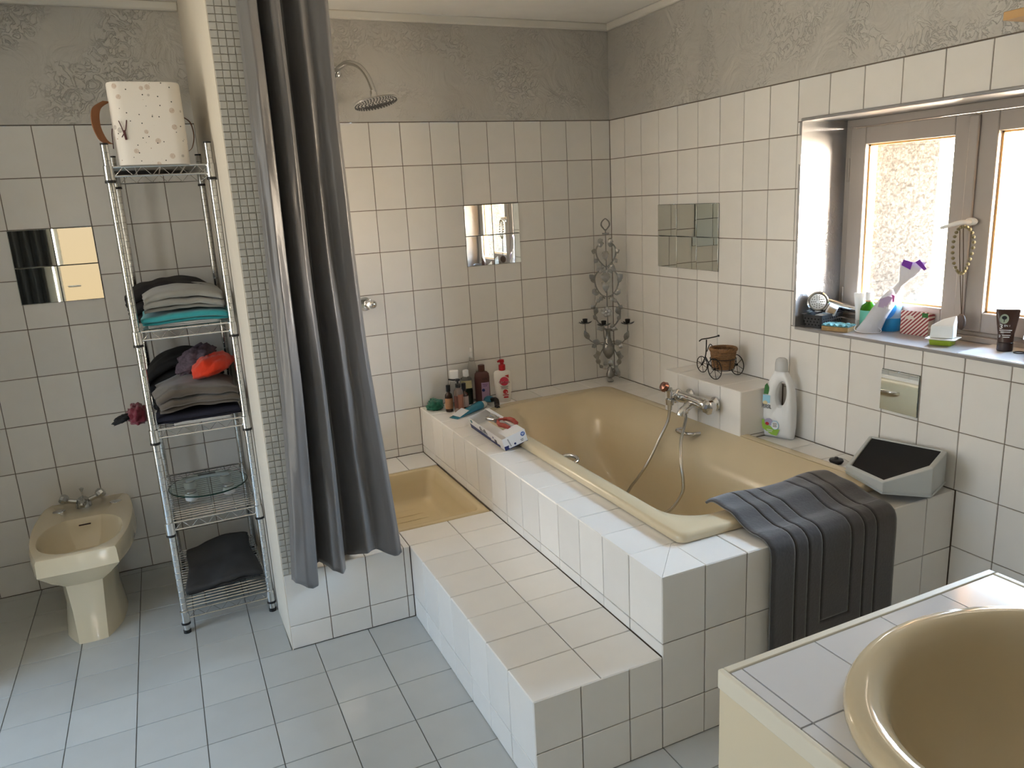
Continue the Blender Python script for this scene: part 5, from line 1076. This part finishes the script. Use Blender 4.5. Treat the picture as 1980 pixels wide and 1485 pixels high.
obj('pivot', MB().lathe([(0, -.002), (.014, -.002), (.014, .016), (.006, .019), (0, .019)], c=(0, .026, 0)), DCHROME, pk)
for s_, lift in ((-1, 0), (1, .004)):
    obj('handle', MB().tube(smooth([(0, .02, .006 + lift), (s_ * .016, -.01, .008 + lift), (s_ * .026, -.04, .010 + lift), (s_ * .024, -.075, .012 + lift), (s_ * .020, -.105, .008 + lift)], 6), [.005] * 6 + [.0085] * 6 + [.0105] * 8 + [.009] * 5, 10), REDH, pk, label='brick red grip')
# ---------------------------------------------------------------- things on the window sill
def trapbox(w0, d0, w1, d1, h, th=.002):
    o = [rrect(-w / 2, w / 2, -d / 2, d / 2, .010, 3, z) for w, d, z in ((w0, d0, 0), (w1, d1, h))]; i_ = [rrect(-w / 2 + th, w / 2 - th, -d / 2 + th, d / 2 - th, .008, 3, z) for w, d, z in ((w1, d1, h), (w0, d0, th))]
    l = [rrect(-w1 / 2 - .004, w1 / 2 + .004, -d1 / 2 - .004, d1 / 2 + .004, .012, 3, h - .001), rrect(-w1 / 2 - .004, w1 / 2 + .004, -d1 / 2 - .004, d1 / 2 + .004, .012, 3, h + .001)]
    return MB().loft([o[0], o[1], l[0], l[1], i_[0], i_[1]])
def crate(label, loc, rot, mt, w=.15, d=.10, h=.052):
    t = thing('plastic_basket', label, 'basket', loc, rot); obj('tub', trapbox(w - .016, d - .014, w, d, h), mt, t); mb = MB()
    for sx in range(-4, 5):
        for j in range(3):
            for s_ in (-1, 1):
                x = sx * w * .095 + (j % 2) * .006; z = .012 + j * .012; y = s_ * (d / 2 - .007 + .007 * z / h + .0002)
                mb.lathe([(0, -.0003), (.0032, -.0003), (.0032, .0003), (0, .0003)], M=Matrix.Translation((x, y, z)) @ Matrix.Rotation(PI / 2, 4, 'X'), seg=8)
    for sy in range(-2, 3):
        for j in range(3):
            for s_ in (-1, 1):
                z = .012 + j * .012; x = s_ * (w / 2 - .008 + .008 * z / h + .0002)
                mb.lathe([(0, -.0003), (.0032, -.0003), (.0032, .0003), (0, .0003)], M=Matrix.Translation((x, sy * d * .17 + (j % 2) * .006, z)) @ Matrix.Rotation(PI / 2, 4, 'Y'), seg=8)
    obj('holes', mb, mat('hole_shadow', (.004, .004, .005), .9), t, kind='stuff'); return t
SZ = WZ0 + .0005
crate('small dark grey perforated basket at the left end of the sill', (.088, -1.426, SZ), math.radians(9), mat('dark_grey_plastic', (.045, .045, .05), .4), .15, .088)
pp = lump('paper_tissue', 'crumpled pale blue paper filling the dark basket', 'paper', (.085, -1.426, SZ + .004), (.056, .032, .034), mat('pale_paper', (.62, .68, .76), .8), 51, amp=.1)
hd = thing('hand_shower', 'chrome hand shower head resting in the dark basket on the sill', 'hand shower', (.07, -1.413, SZ + .096))
Mr = Matrix.Rotation(math.radians(-40), 4, 'Z') @ Matrix.Rotation(math.radians(82), 4, 'X')
obj('head', MB().lathe([(0, -.030), (.022, -.028), (.036, -.016), (.042, 0), (.041, .006), (.036, .009), (.034, .006), (0, .006)], M=Mr, seg=32), CHROME, hd)
obj('face_plate', MB().lathe([(0, .0065), (.030, .0065), (.030, .0085), (.018, .0105), (0, .0105)], M=Mr, seg=28), mat('pale_spray_plate', (.72, .74, .74), .3), hd); mb = MB()
for rr_, nn in ((.009, 6), (.016, 10), (.024, 14)):
    for k in range(nn): a = 2 * PI * k / nn; mb.lathe([(0, .0085), (.0022, .0085), (.0022, .0115), (0, .0115)], M=Mr @ Matrix.Translation((rr_ * math.cos(a), rr_ * math.sin(a), 0)), seg=6)
obj('nozzles', mb, mat('grey_rubber', (.10, .10, .10), .6), hd, kind='stuff')
obj('handle', MB().tube(smooth([(.012, .012, .002), (.055, .005, -.004), (.095, -.045, -.026), (.112, -.11, -.034)], 6), [.017] * 6 + [.0165] * 6 + [.0155] * 7, 14), CHROME, hd)
t = thing('travel_soap', 'white plastic pot with a tan front lying in the dark basket', 'pot', (.098, -1.452, SZ + .052), (math.radians(20), math.radians(25), math.radians(-50)))
obj('shell', MB().loft([rrect(-.018, .018, -.014, .014, .005, 3, 0), rrect(-.020, .020, -.016, .016, .006, 3, .004), rrect(-.017, .017, -.014, .014, .006, 3, .034), rrect(-.013, .013, -.010, .010, .005, 3, .037)]), WHITEPL, t); flat([(-.013, .008), (.013, .008), (.013, .030), (-.013, .030)], -.0160, ink('skin_tan', (.60, .42, .26)), t)
sg = thing('sponge', 'scouring sponge with teal top and tan base at the sill edge', 'sponge', (.052, -1.538, SZ), math.radians(-74))
def rough(w_, d_, z0, z1, amp, seed):
    def f(a, b): return (lerp(-w_, w_, a), lerp(-d_, d_, b), z1 + amp * noise.noise(Vector((a * 9, b * 6, seed))))
    n1, n2 = 20, 12; g2 = MB().grid(f, n1, n2); W1 = n1 + 1; rim = [i for i in range(W1)] + [j * W1 + n1 for j in range(1, n2 + 1)] + [n2 * W1 + i for i in range(n1 - 1, -1, -1)] + [j * W1 for j in range(n2 - 1, 0, -1)]
    bs_ = len(g2.v); g2.v += [(g2.v[i][0], g2.v[i][1], z0) for i in rim]; m_ = len(rim); g2.f += [(rim[k], bs_ + k, bs_ + (k + 1) % m_, rim[(k + 1) % m_]) for k in range(m_)] + [tuple(range(bs_, bs_ + m_))]; return g2
obj('foam', rough(.052, .033, 0, .017, .001, 1), mat('tan_foam', (.42, .28, .13), .9, bump=1, bscale=300, var=.35, vscale=90), sg, smooth=30); obj('scouring_layer', rough(.052, .033, .0185, .024, .007, 6), mat('teal_scourer', (.13, .30, .32), .9, bump=1, bscale=400, var=.4, vscale=80), sg, smooth=30)
t = thing('cream_tube', 'slim white tube standing on its cap beside the green bottle', 'tube', (.172, -1.528, SZ), math.radians(-54))
def stand(parent, w0, w1, h, mt, zc=0): return obj('body', MB().loft([[(w_ * math.cos(2 * PI * k / 24), d_ * math.sin(2 * PI * k / 24), z) for k in range(24)] for w_, d_, z in ((w0, w0, zc), (w0 * 1.02, w0 * .95, zc + h * .25), (lerp(w0, w1, .6), w0 * .6, zc + h * .6), (w1, w0 * .16, zc + h * .93), (w1, .0015, zc + h))]), mt, parent, smooth=50)
stand(t, .0145, .023, .105, WPL, .026); cyl('cap', .0145, 0, .0255, WHITEPL, t)
t = bottle('medicine_bottle', 'green bottle with a white cap and mint label on the sill', 'bottle', (.172, -1.572, SZ), [(0, 0), (.029, 0), (.032, .003), (.032, .072), (.028, .086), (.014, .098), (.013, .106), (0, .106)], mat('bright_green_glass', (.05, .22, .01), .08, trans=.35, ior=1.2), rot=math.radians(-54))
cyl('cap', .0150, .1075, .140, WHITEPL, t); obj('ring', MB().lathe([(.0135, .103), (.0155, .103), (.0155, .107), (.0135, .107)], cap=False), ORG, t); wrap(t, .032, .008, .070, -160, -20, mat('mint_label', (.14, .48, .36), .5), lab='mint green label')
t = bottle('soap_bottle', 'blue and white bottle behind the clear packet', 'bottle', (.172, -1.665, SZ), [(0, 0), (.034, 0), (.037, .003), (.038, .06), (.040, .095), (.034, .118), (.016, .130), (0, .130)], mat('clear_blue_plastic', (.45, .66, .85), .15, trans=.35, ior=1.15), sy=.62, rot=math.radians(-54))
obj('liquid', MB().lathe([(0, .0005), (.0345, .0005), (.0375, .004), (.0383, .050), (.030, .0505), (0, .0505)], sy=.63), mat('blue_liquid', (.02, .25, .55), .15), t, label='blue liquid'); obj('nozzle', MB().lathe([(0, .129), (.013, .129), (.010, .150), (.006, .166), (0, .167)]), MATS['translucent_white_cap'], t)
obj('label', MB().lathe([(0, 0), (.034, 0), (.034, .001), (0, .001)], sx=.62, M=face(-.002, -.0252, .078) @ Matrix.Rotation(-.5, 4, 'Z')), mat('deep_blue_print', (.03, .24, .60), .4), t, label='blue oval label'); text('sanytol', .013, WHT, t, face(-.002, -.0268, .078) @ Matrix.Rotation(1.05, 4, 'Z'))
# clear packet of pads leaning on the glass
PVC = mat('clear_film', (.86, .88, .95), .15, trans=.3, ior=1.1, bump=.6, bscale=60, bdist=.006)
t = thing('plastic_packet', 'crumpled clear packet with purple print leaning against the window', 'packet', (.105, -1.642, SZ), math.radians(-54))
def bagsec(z, w_, d_, x0, tw, seed): return [(x0 + (w_ + .004 * noise.noise(Vector((k, z * 30, seed)))) * math.cos(2 * PI * k / 28 + tw), (d_ + .002 * noise.noise(Vector((k, z * 40, seed + 3)))) * math.sin(2 * PI * k / 28 + tw) - z * .03, z) for k in range(28)]
obj('film', MB().loft([bagsec(z, w_, d_, x0, 0, 3) for z, w_, d_, x0 in ((.001, .040, .022, -.012), (.012, .042, .024, -.008), (.05, .036, .024, .012), (.09, .034, .022, .034), (.13, .031, .019, .056), (.155, .024, .013, .072), (.175, .013, .007, .086), (.19, .016, .007, .098), (.215, .030, .006, .112), (.245, .040, .004, .122), (.262, .042, .002, .128))]), PVC, t, smooth=60)
obj('contents', MB().loft([bagsec(z, w_, d_, x0, 0, 9) for z, w_, d_, x0 in ((.006, .030, .015, -.008), (.05, .030, .018, .012), (.10, .028, .016, .038), (.128, .024, .012, .054), (.133, .016, .006, .056))]), mat('pale_pads', (.74, .70, .70), .8, var=.06, vscale=30), t, label='pale pads inside')
def onbag(pts, mt, lab=None):
    n = len(pts); P = [(x, y, z) for x, y, z in pts]; return obj('print', MB().add(P + [(x, y - .0007, z) for x, y, z in P], [tuple(range(n)), tuple(reversed(range(n, 2 * n)))] + [(k, (k + 1) % n, n + (k + 1) % n, n + k) for k in range(n)]), mt, t, smooth=False, label=lab)
onbag([(.088, -.0145, .252), (.118, -.0155, .235), (.124, -.0162, .262), (.094, -.0152, .272)], ink('violet', (.20, .04, .42)), 'violet print'); onbag([(.132, -.0155, .262), (.162, -.0140, .232), (.170, -.0130, .238), (.146, -.0150, .272)], MATS['violet_print'], 'violet print')
onbag([(.045, -.0225, .095), (.068, -.0230, .135), (.052, -.0240, .140), (.026, -.0255, .128), (.020, -.0265, .100)], ink('pale_lilac', (.52, .42, .62)), 'lilac printed panel'); onbag([(.068, -.0235, .118), (.073, -.0230, .118), (.074, -.0235, .142), (.062, -.0240, .146), (.066, -.0245, .136)], ink('magenta', (.60, .15, .45)))
obj('seam', MB().tube(smooth([(-.05, -.016, .03), (-.056, -.018, .012), (-.038, -.026, .003), (0, -.028, .002), (.030, -.022, .003), (.036, -.018, .012), (.026, -.020, .022)], 5), .0016, 6), mat('film_edge', (.78, .80, .86), .2), t)
# striped carton
t = thing('carton', 'small gift carton with red diagonal stripes on the sill', 'carton', (.188, -1.775, SZ), math.radians(-84))
STR = bpy.data.materials.new('red_striped_card'); STR.use_nodes = True; q_ = STR.node_tree; b_ = q_.nodes['Principled BSDF']; b_.inputs['Roughness'].default_value = .6
tc_ = q_.nodes.new('ShaderNodeTexCoord'); wv = q_.nodes.new('ShaderNodeTexWave'); wv.inputs['Scale'].default_value = 42; wv.bands_direction = 'DIAGONAL'; mp_ = q_.nodes.new('ShaderNodeMapping'); mp_.inputs['Scale'].default_value = (-1, 0, 1); cr_ = q_.nodes.new('ShaderNodeValToRGB')
cr_.color_ramp.interpolation = 'CONSTANT'; cr_.color_ramp.elements[0].color = (.72, .62, .56, 1); cr_.color_ramp.elements[1].position = .5; cr_.color_ramp.elements[1].color = (.28, .03, .04, 1)
q_.links.new(tc_.outputs['Object'], mp_.inputs[0]); q_.links.new(mp_.outputs[0], wv.inputs[0]); q_.links.new(wv.outputs[0], cr_.inputs[0]); q_.links.new(cr_.outputs[0], b_.inputs['Base Color'])
SPK = mat('spotted_card', (.62, .55, .50), .6, var=.5, vscale=160)
obj('front', MB().box(-.052, .052, -.0255, -.0245, 0, .085), STR, t); obj('body', MB().add([(-.052, -.0244, 0), (.052, -.0244, 0), (.052, .040, 0), (-.052, .040, 0), (-.052, -.0244, .085), (.052, -.0244, .085), (.052, .040, .062), (-.052, .040, .062)], [(3, 2, 1, 0), (0, 1, 5, 4), (1, 2, 6, 5), (2, 3, 7, 6), (3, 0, 4, 7)]), SPK, t)
obj('lid', MB().add([(-.053, -.0262, .055), (.053, -.0262, .055), (.053, -.0262, .087), (-.053, -.0262, .087), (-.053, .041, .064), (.053, .041, .064), (.053, .041, .067), (-.053, .041, .067), (-.053, -.0256, .055), (.053, -.0256, .055)], [(0, 1, 2, 3), (3, 2, 6, 7), (8, 9, 1, 0), (1, 9, 5, 6, 2), (0, 3, 7, 4, 8), (4, 5, 9, 8), (4, 7, 6, 5)]), STR, t)
flat([(-.018 + .018 * math.cos(PI * k / 12), .057 + .014 * math.sin(PI * k / 12)) for k in range(13)], -.0264, mat('cut_out_card', (.66, .58, .52), .6), t, name='tab', label='scalloped tab'); flat([(.028, .068), (.050, .068), (.050, .084), (.028, .084)], -.0264, DGRN, t)
# soap dish
t = thing('soap_dish', 'lime green soap dish with a white saucer, front of sill', 'soap dish', (.090, -1.945, SZ), math.radians(-70))
obj('dish', MB().loft([rrect(-.033, .033, -.026, .026, .006, 3, 0), rrect(-.037, .037, -.030, .030, .007, 3, .018)]), mat('lime_plastic', (.30, .42, .04), .35), t); obj('saucer', MB().loft([rrect(-.038, .038, -.031, .031, .004, 3, .0182), rrect(-.046, .048, -.038, .040, .004, 3, .0215), rrect(-.046, .048, -.038, .040, .004, 3, .0235)]), WHITEPL, t, label='white saucer')
t = thing('soap_packet', 'white wrapped soap standing in the green soap dish', 'soap', (.090, -1.945, SZ + .0242), math.radians(-70))
obj('wrapper', MB().add([(-.036, -.020, 0), (.036, -.020, 0), (.036, .022, 0), (-.036, .022, 0), (-.036, -.014, .040), (.034, -.016, .044), (.036, .022, .052), (-.034, .020, .042), (.034, .018, .076), (-.004, .018, .062)], [(3, 2, 1, 0), (0, 1, 5, 4), (1, 2, 6, 5), (2, 3, 7, 9, 8, 6), (3, 0, 4, 7), (4, 5, 8, 9), (5, 6, 8), (4, 9, 7)]), mat('pale_wrapper', (.74, .80, .83), .5, bump=.4, bscale=60), t, bevel=.003)
# white mat, brown tube, basket, hair tie
ml = obj('sill_mat', MB().prism([(-.012, -2.070), (-.012, -2.452), (.200, -2.452), (.200, -2.052)], SZ, SZ + .004), mat('white_sill_mat', (.66, .68, .72), .25, var=.03)); recenter(ml); tag(ml, 'white glossy mat covering the right part of the sill', 'mat')
t = thing('gel_tube', 'brown tube with an oval tree logo standing on the white mat', 'tube', (.122, -2.137, SZ + .0045), math.radians(-52))
BT2 = mat('brown_translucent_plastic', (.050, .022, .014), .3); stand(t, .0225, .033, .103, BT2, .030); cyl('cap', .0225, 0, .0295, mat('dark_brown_cap2', (.030, .015, .011), .3), t)
flat(disc(-.010, .104, .0125, .0155), -.0138, ink('sage', (.34, .40, .30)), t, label='sage oval logo'); flat(disc(-.010, .108, .007, .006), -.0146, BLK, t); flat([(-.0110, .094), (-.009, .094), (-.009, .106), (-.011, .106)], -.0146, BLK, t)
text('3', .021, WHT, t, face(-.017, -.0195, .080)); text('EN 1', .0085, WHT, t, face(-.001, -.0195, .083)); lines(-.004, .068, .034, 2, -.0205, WHT, t, .006); text('2', .011, WHT, t, face(-.019, -.0222, .050)); lines(-.001, .052, .022, 2, -.0222, WHT, t, .006)
crate('grey perforated basket on the white mat at the right edge', (.140, -2.262, SZ + .0045), math.radians(-60), mat('mid_grey_plastic', (.15, .14, .14), .4), .13, .10, .055)
t = obj('hair_tie', MB().tube([(.118 + .016 * math.cos(2 * PI * k / 24), -2.186 + .014 * math.sin(2 * PI * k / 24), SZ + .0065) for k in range(24)], .0018, 6, closed=True), BLACKP); recenter(t); tag(t, 'black hair tie lying between the brown tube and the basket', 'hair tie')
# bead bracelet and pendant hanging from the window handle
BD = mat('olive_glass_bead', (.20, .17, .09), .3, var=.4, vscale=60)
t = thing('bead_bracelet', 'bead bracelet hanging from the white window handle', 'bracelet', (.152, -1.945, 1.238)); mb = MB()
for k in range(26):
    a = 2 * PI * k / 26; c_ = (.002 * math.cos(3 * a), -.035 * math.sin(a) * (1 - .25 * math.cos(a)), .075 - .078 * math.cos(a)); mb.lathe([(0, -.0062), (.0048, -.004), (.0064, 0), (.0048, .004), (0, .0062)], c=c_, seg=8)
obj('beads', mb, BD, t, kind='stuff')
t = thing('pendant', 'round brown disc pendant hanging on long cords below the window handle', 'pendant', (.158, -1.958, 1.044))
obj('disc', MB().lathe([(0, -.006), (.024, -.005), (.028, 0), (.024, .005), (0, .006)], M=Matrix.Translation((0, 0, .028)) @ Matrix.Rotation(math.radians(60), 4, 'Z') @ Matrix.Rotation(PI / 2, 4, 'X'), seg=28), mat('dark_carved_wood', (.075, .050, .040), .6, bump=.8, bscale=120), t)
obj('cord', MB().tube([(0, -.001, .055), (-.002, .010, .25), (-.004, .018, .345)], .0014, 5), mat('brown_cord', (.06, .035, .02), .8), t); obj('cord', MB().tube([(0, .001, .055), (-.002, .024, .25), (-.004, .030, .345)], .0014, 5), MATS['brown_cord'], t)
t = thing('dark_curtain', 'dark grey drape beside the rear door, visible in the left wall mirror', 'curtain', (-3.55, RY + .09, .02))
obj('cloth', MB().grid(lambda a, b: (-.27 + .54 * a, .035 * math.sin(a * 38) + .012 * noise.noise(Vector((a * 8, b * 3, 1))), 2.15 * b), 120, 12), mat('charcoal_drape', (.035, .037, .037), .8), t, smooth=True, solid=.003)
obj('rod', MB().tube([(-.32, 0, 2.17), (.30, 0, 2.17)], .012, 10).tube([(-.30, 0, 2.17), (-.30, -.088, 2.17)], .006, 8), BLACKP, t)
# wooden shelf corner at the top right
ws = obj('wooden_shelf', MB().box(-.14, -.001, -2.75, -2.206, 1.955, 1.977), mat('light_pine', (.62, .38, .17), .5, var=.15, vscale=20, stretch=(1, .1, 1)), bevel=.002); recenter(ws); tag(ws, 'corner of a pine shelf high on the right wall', 'shelf')
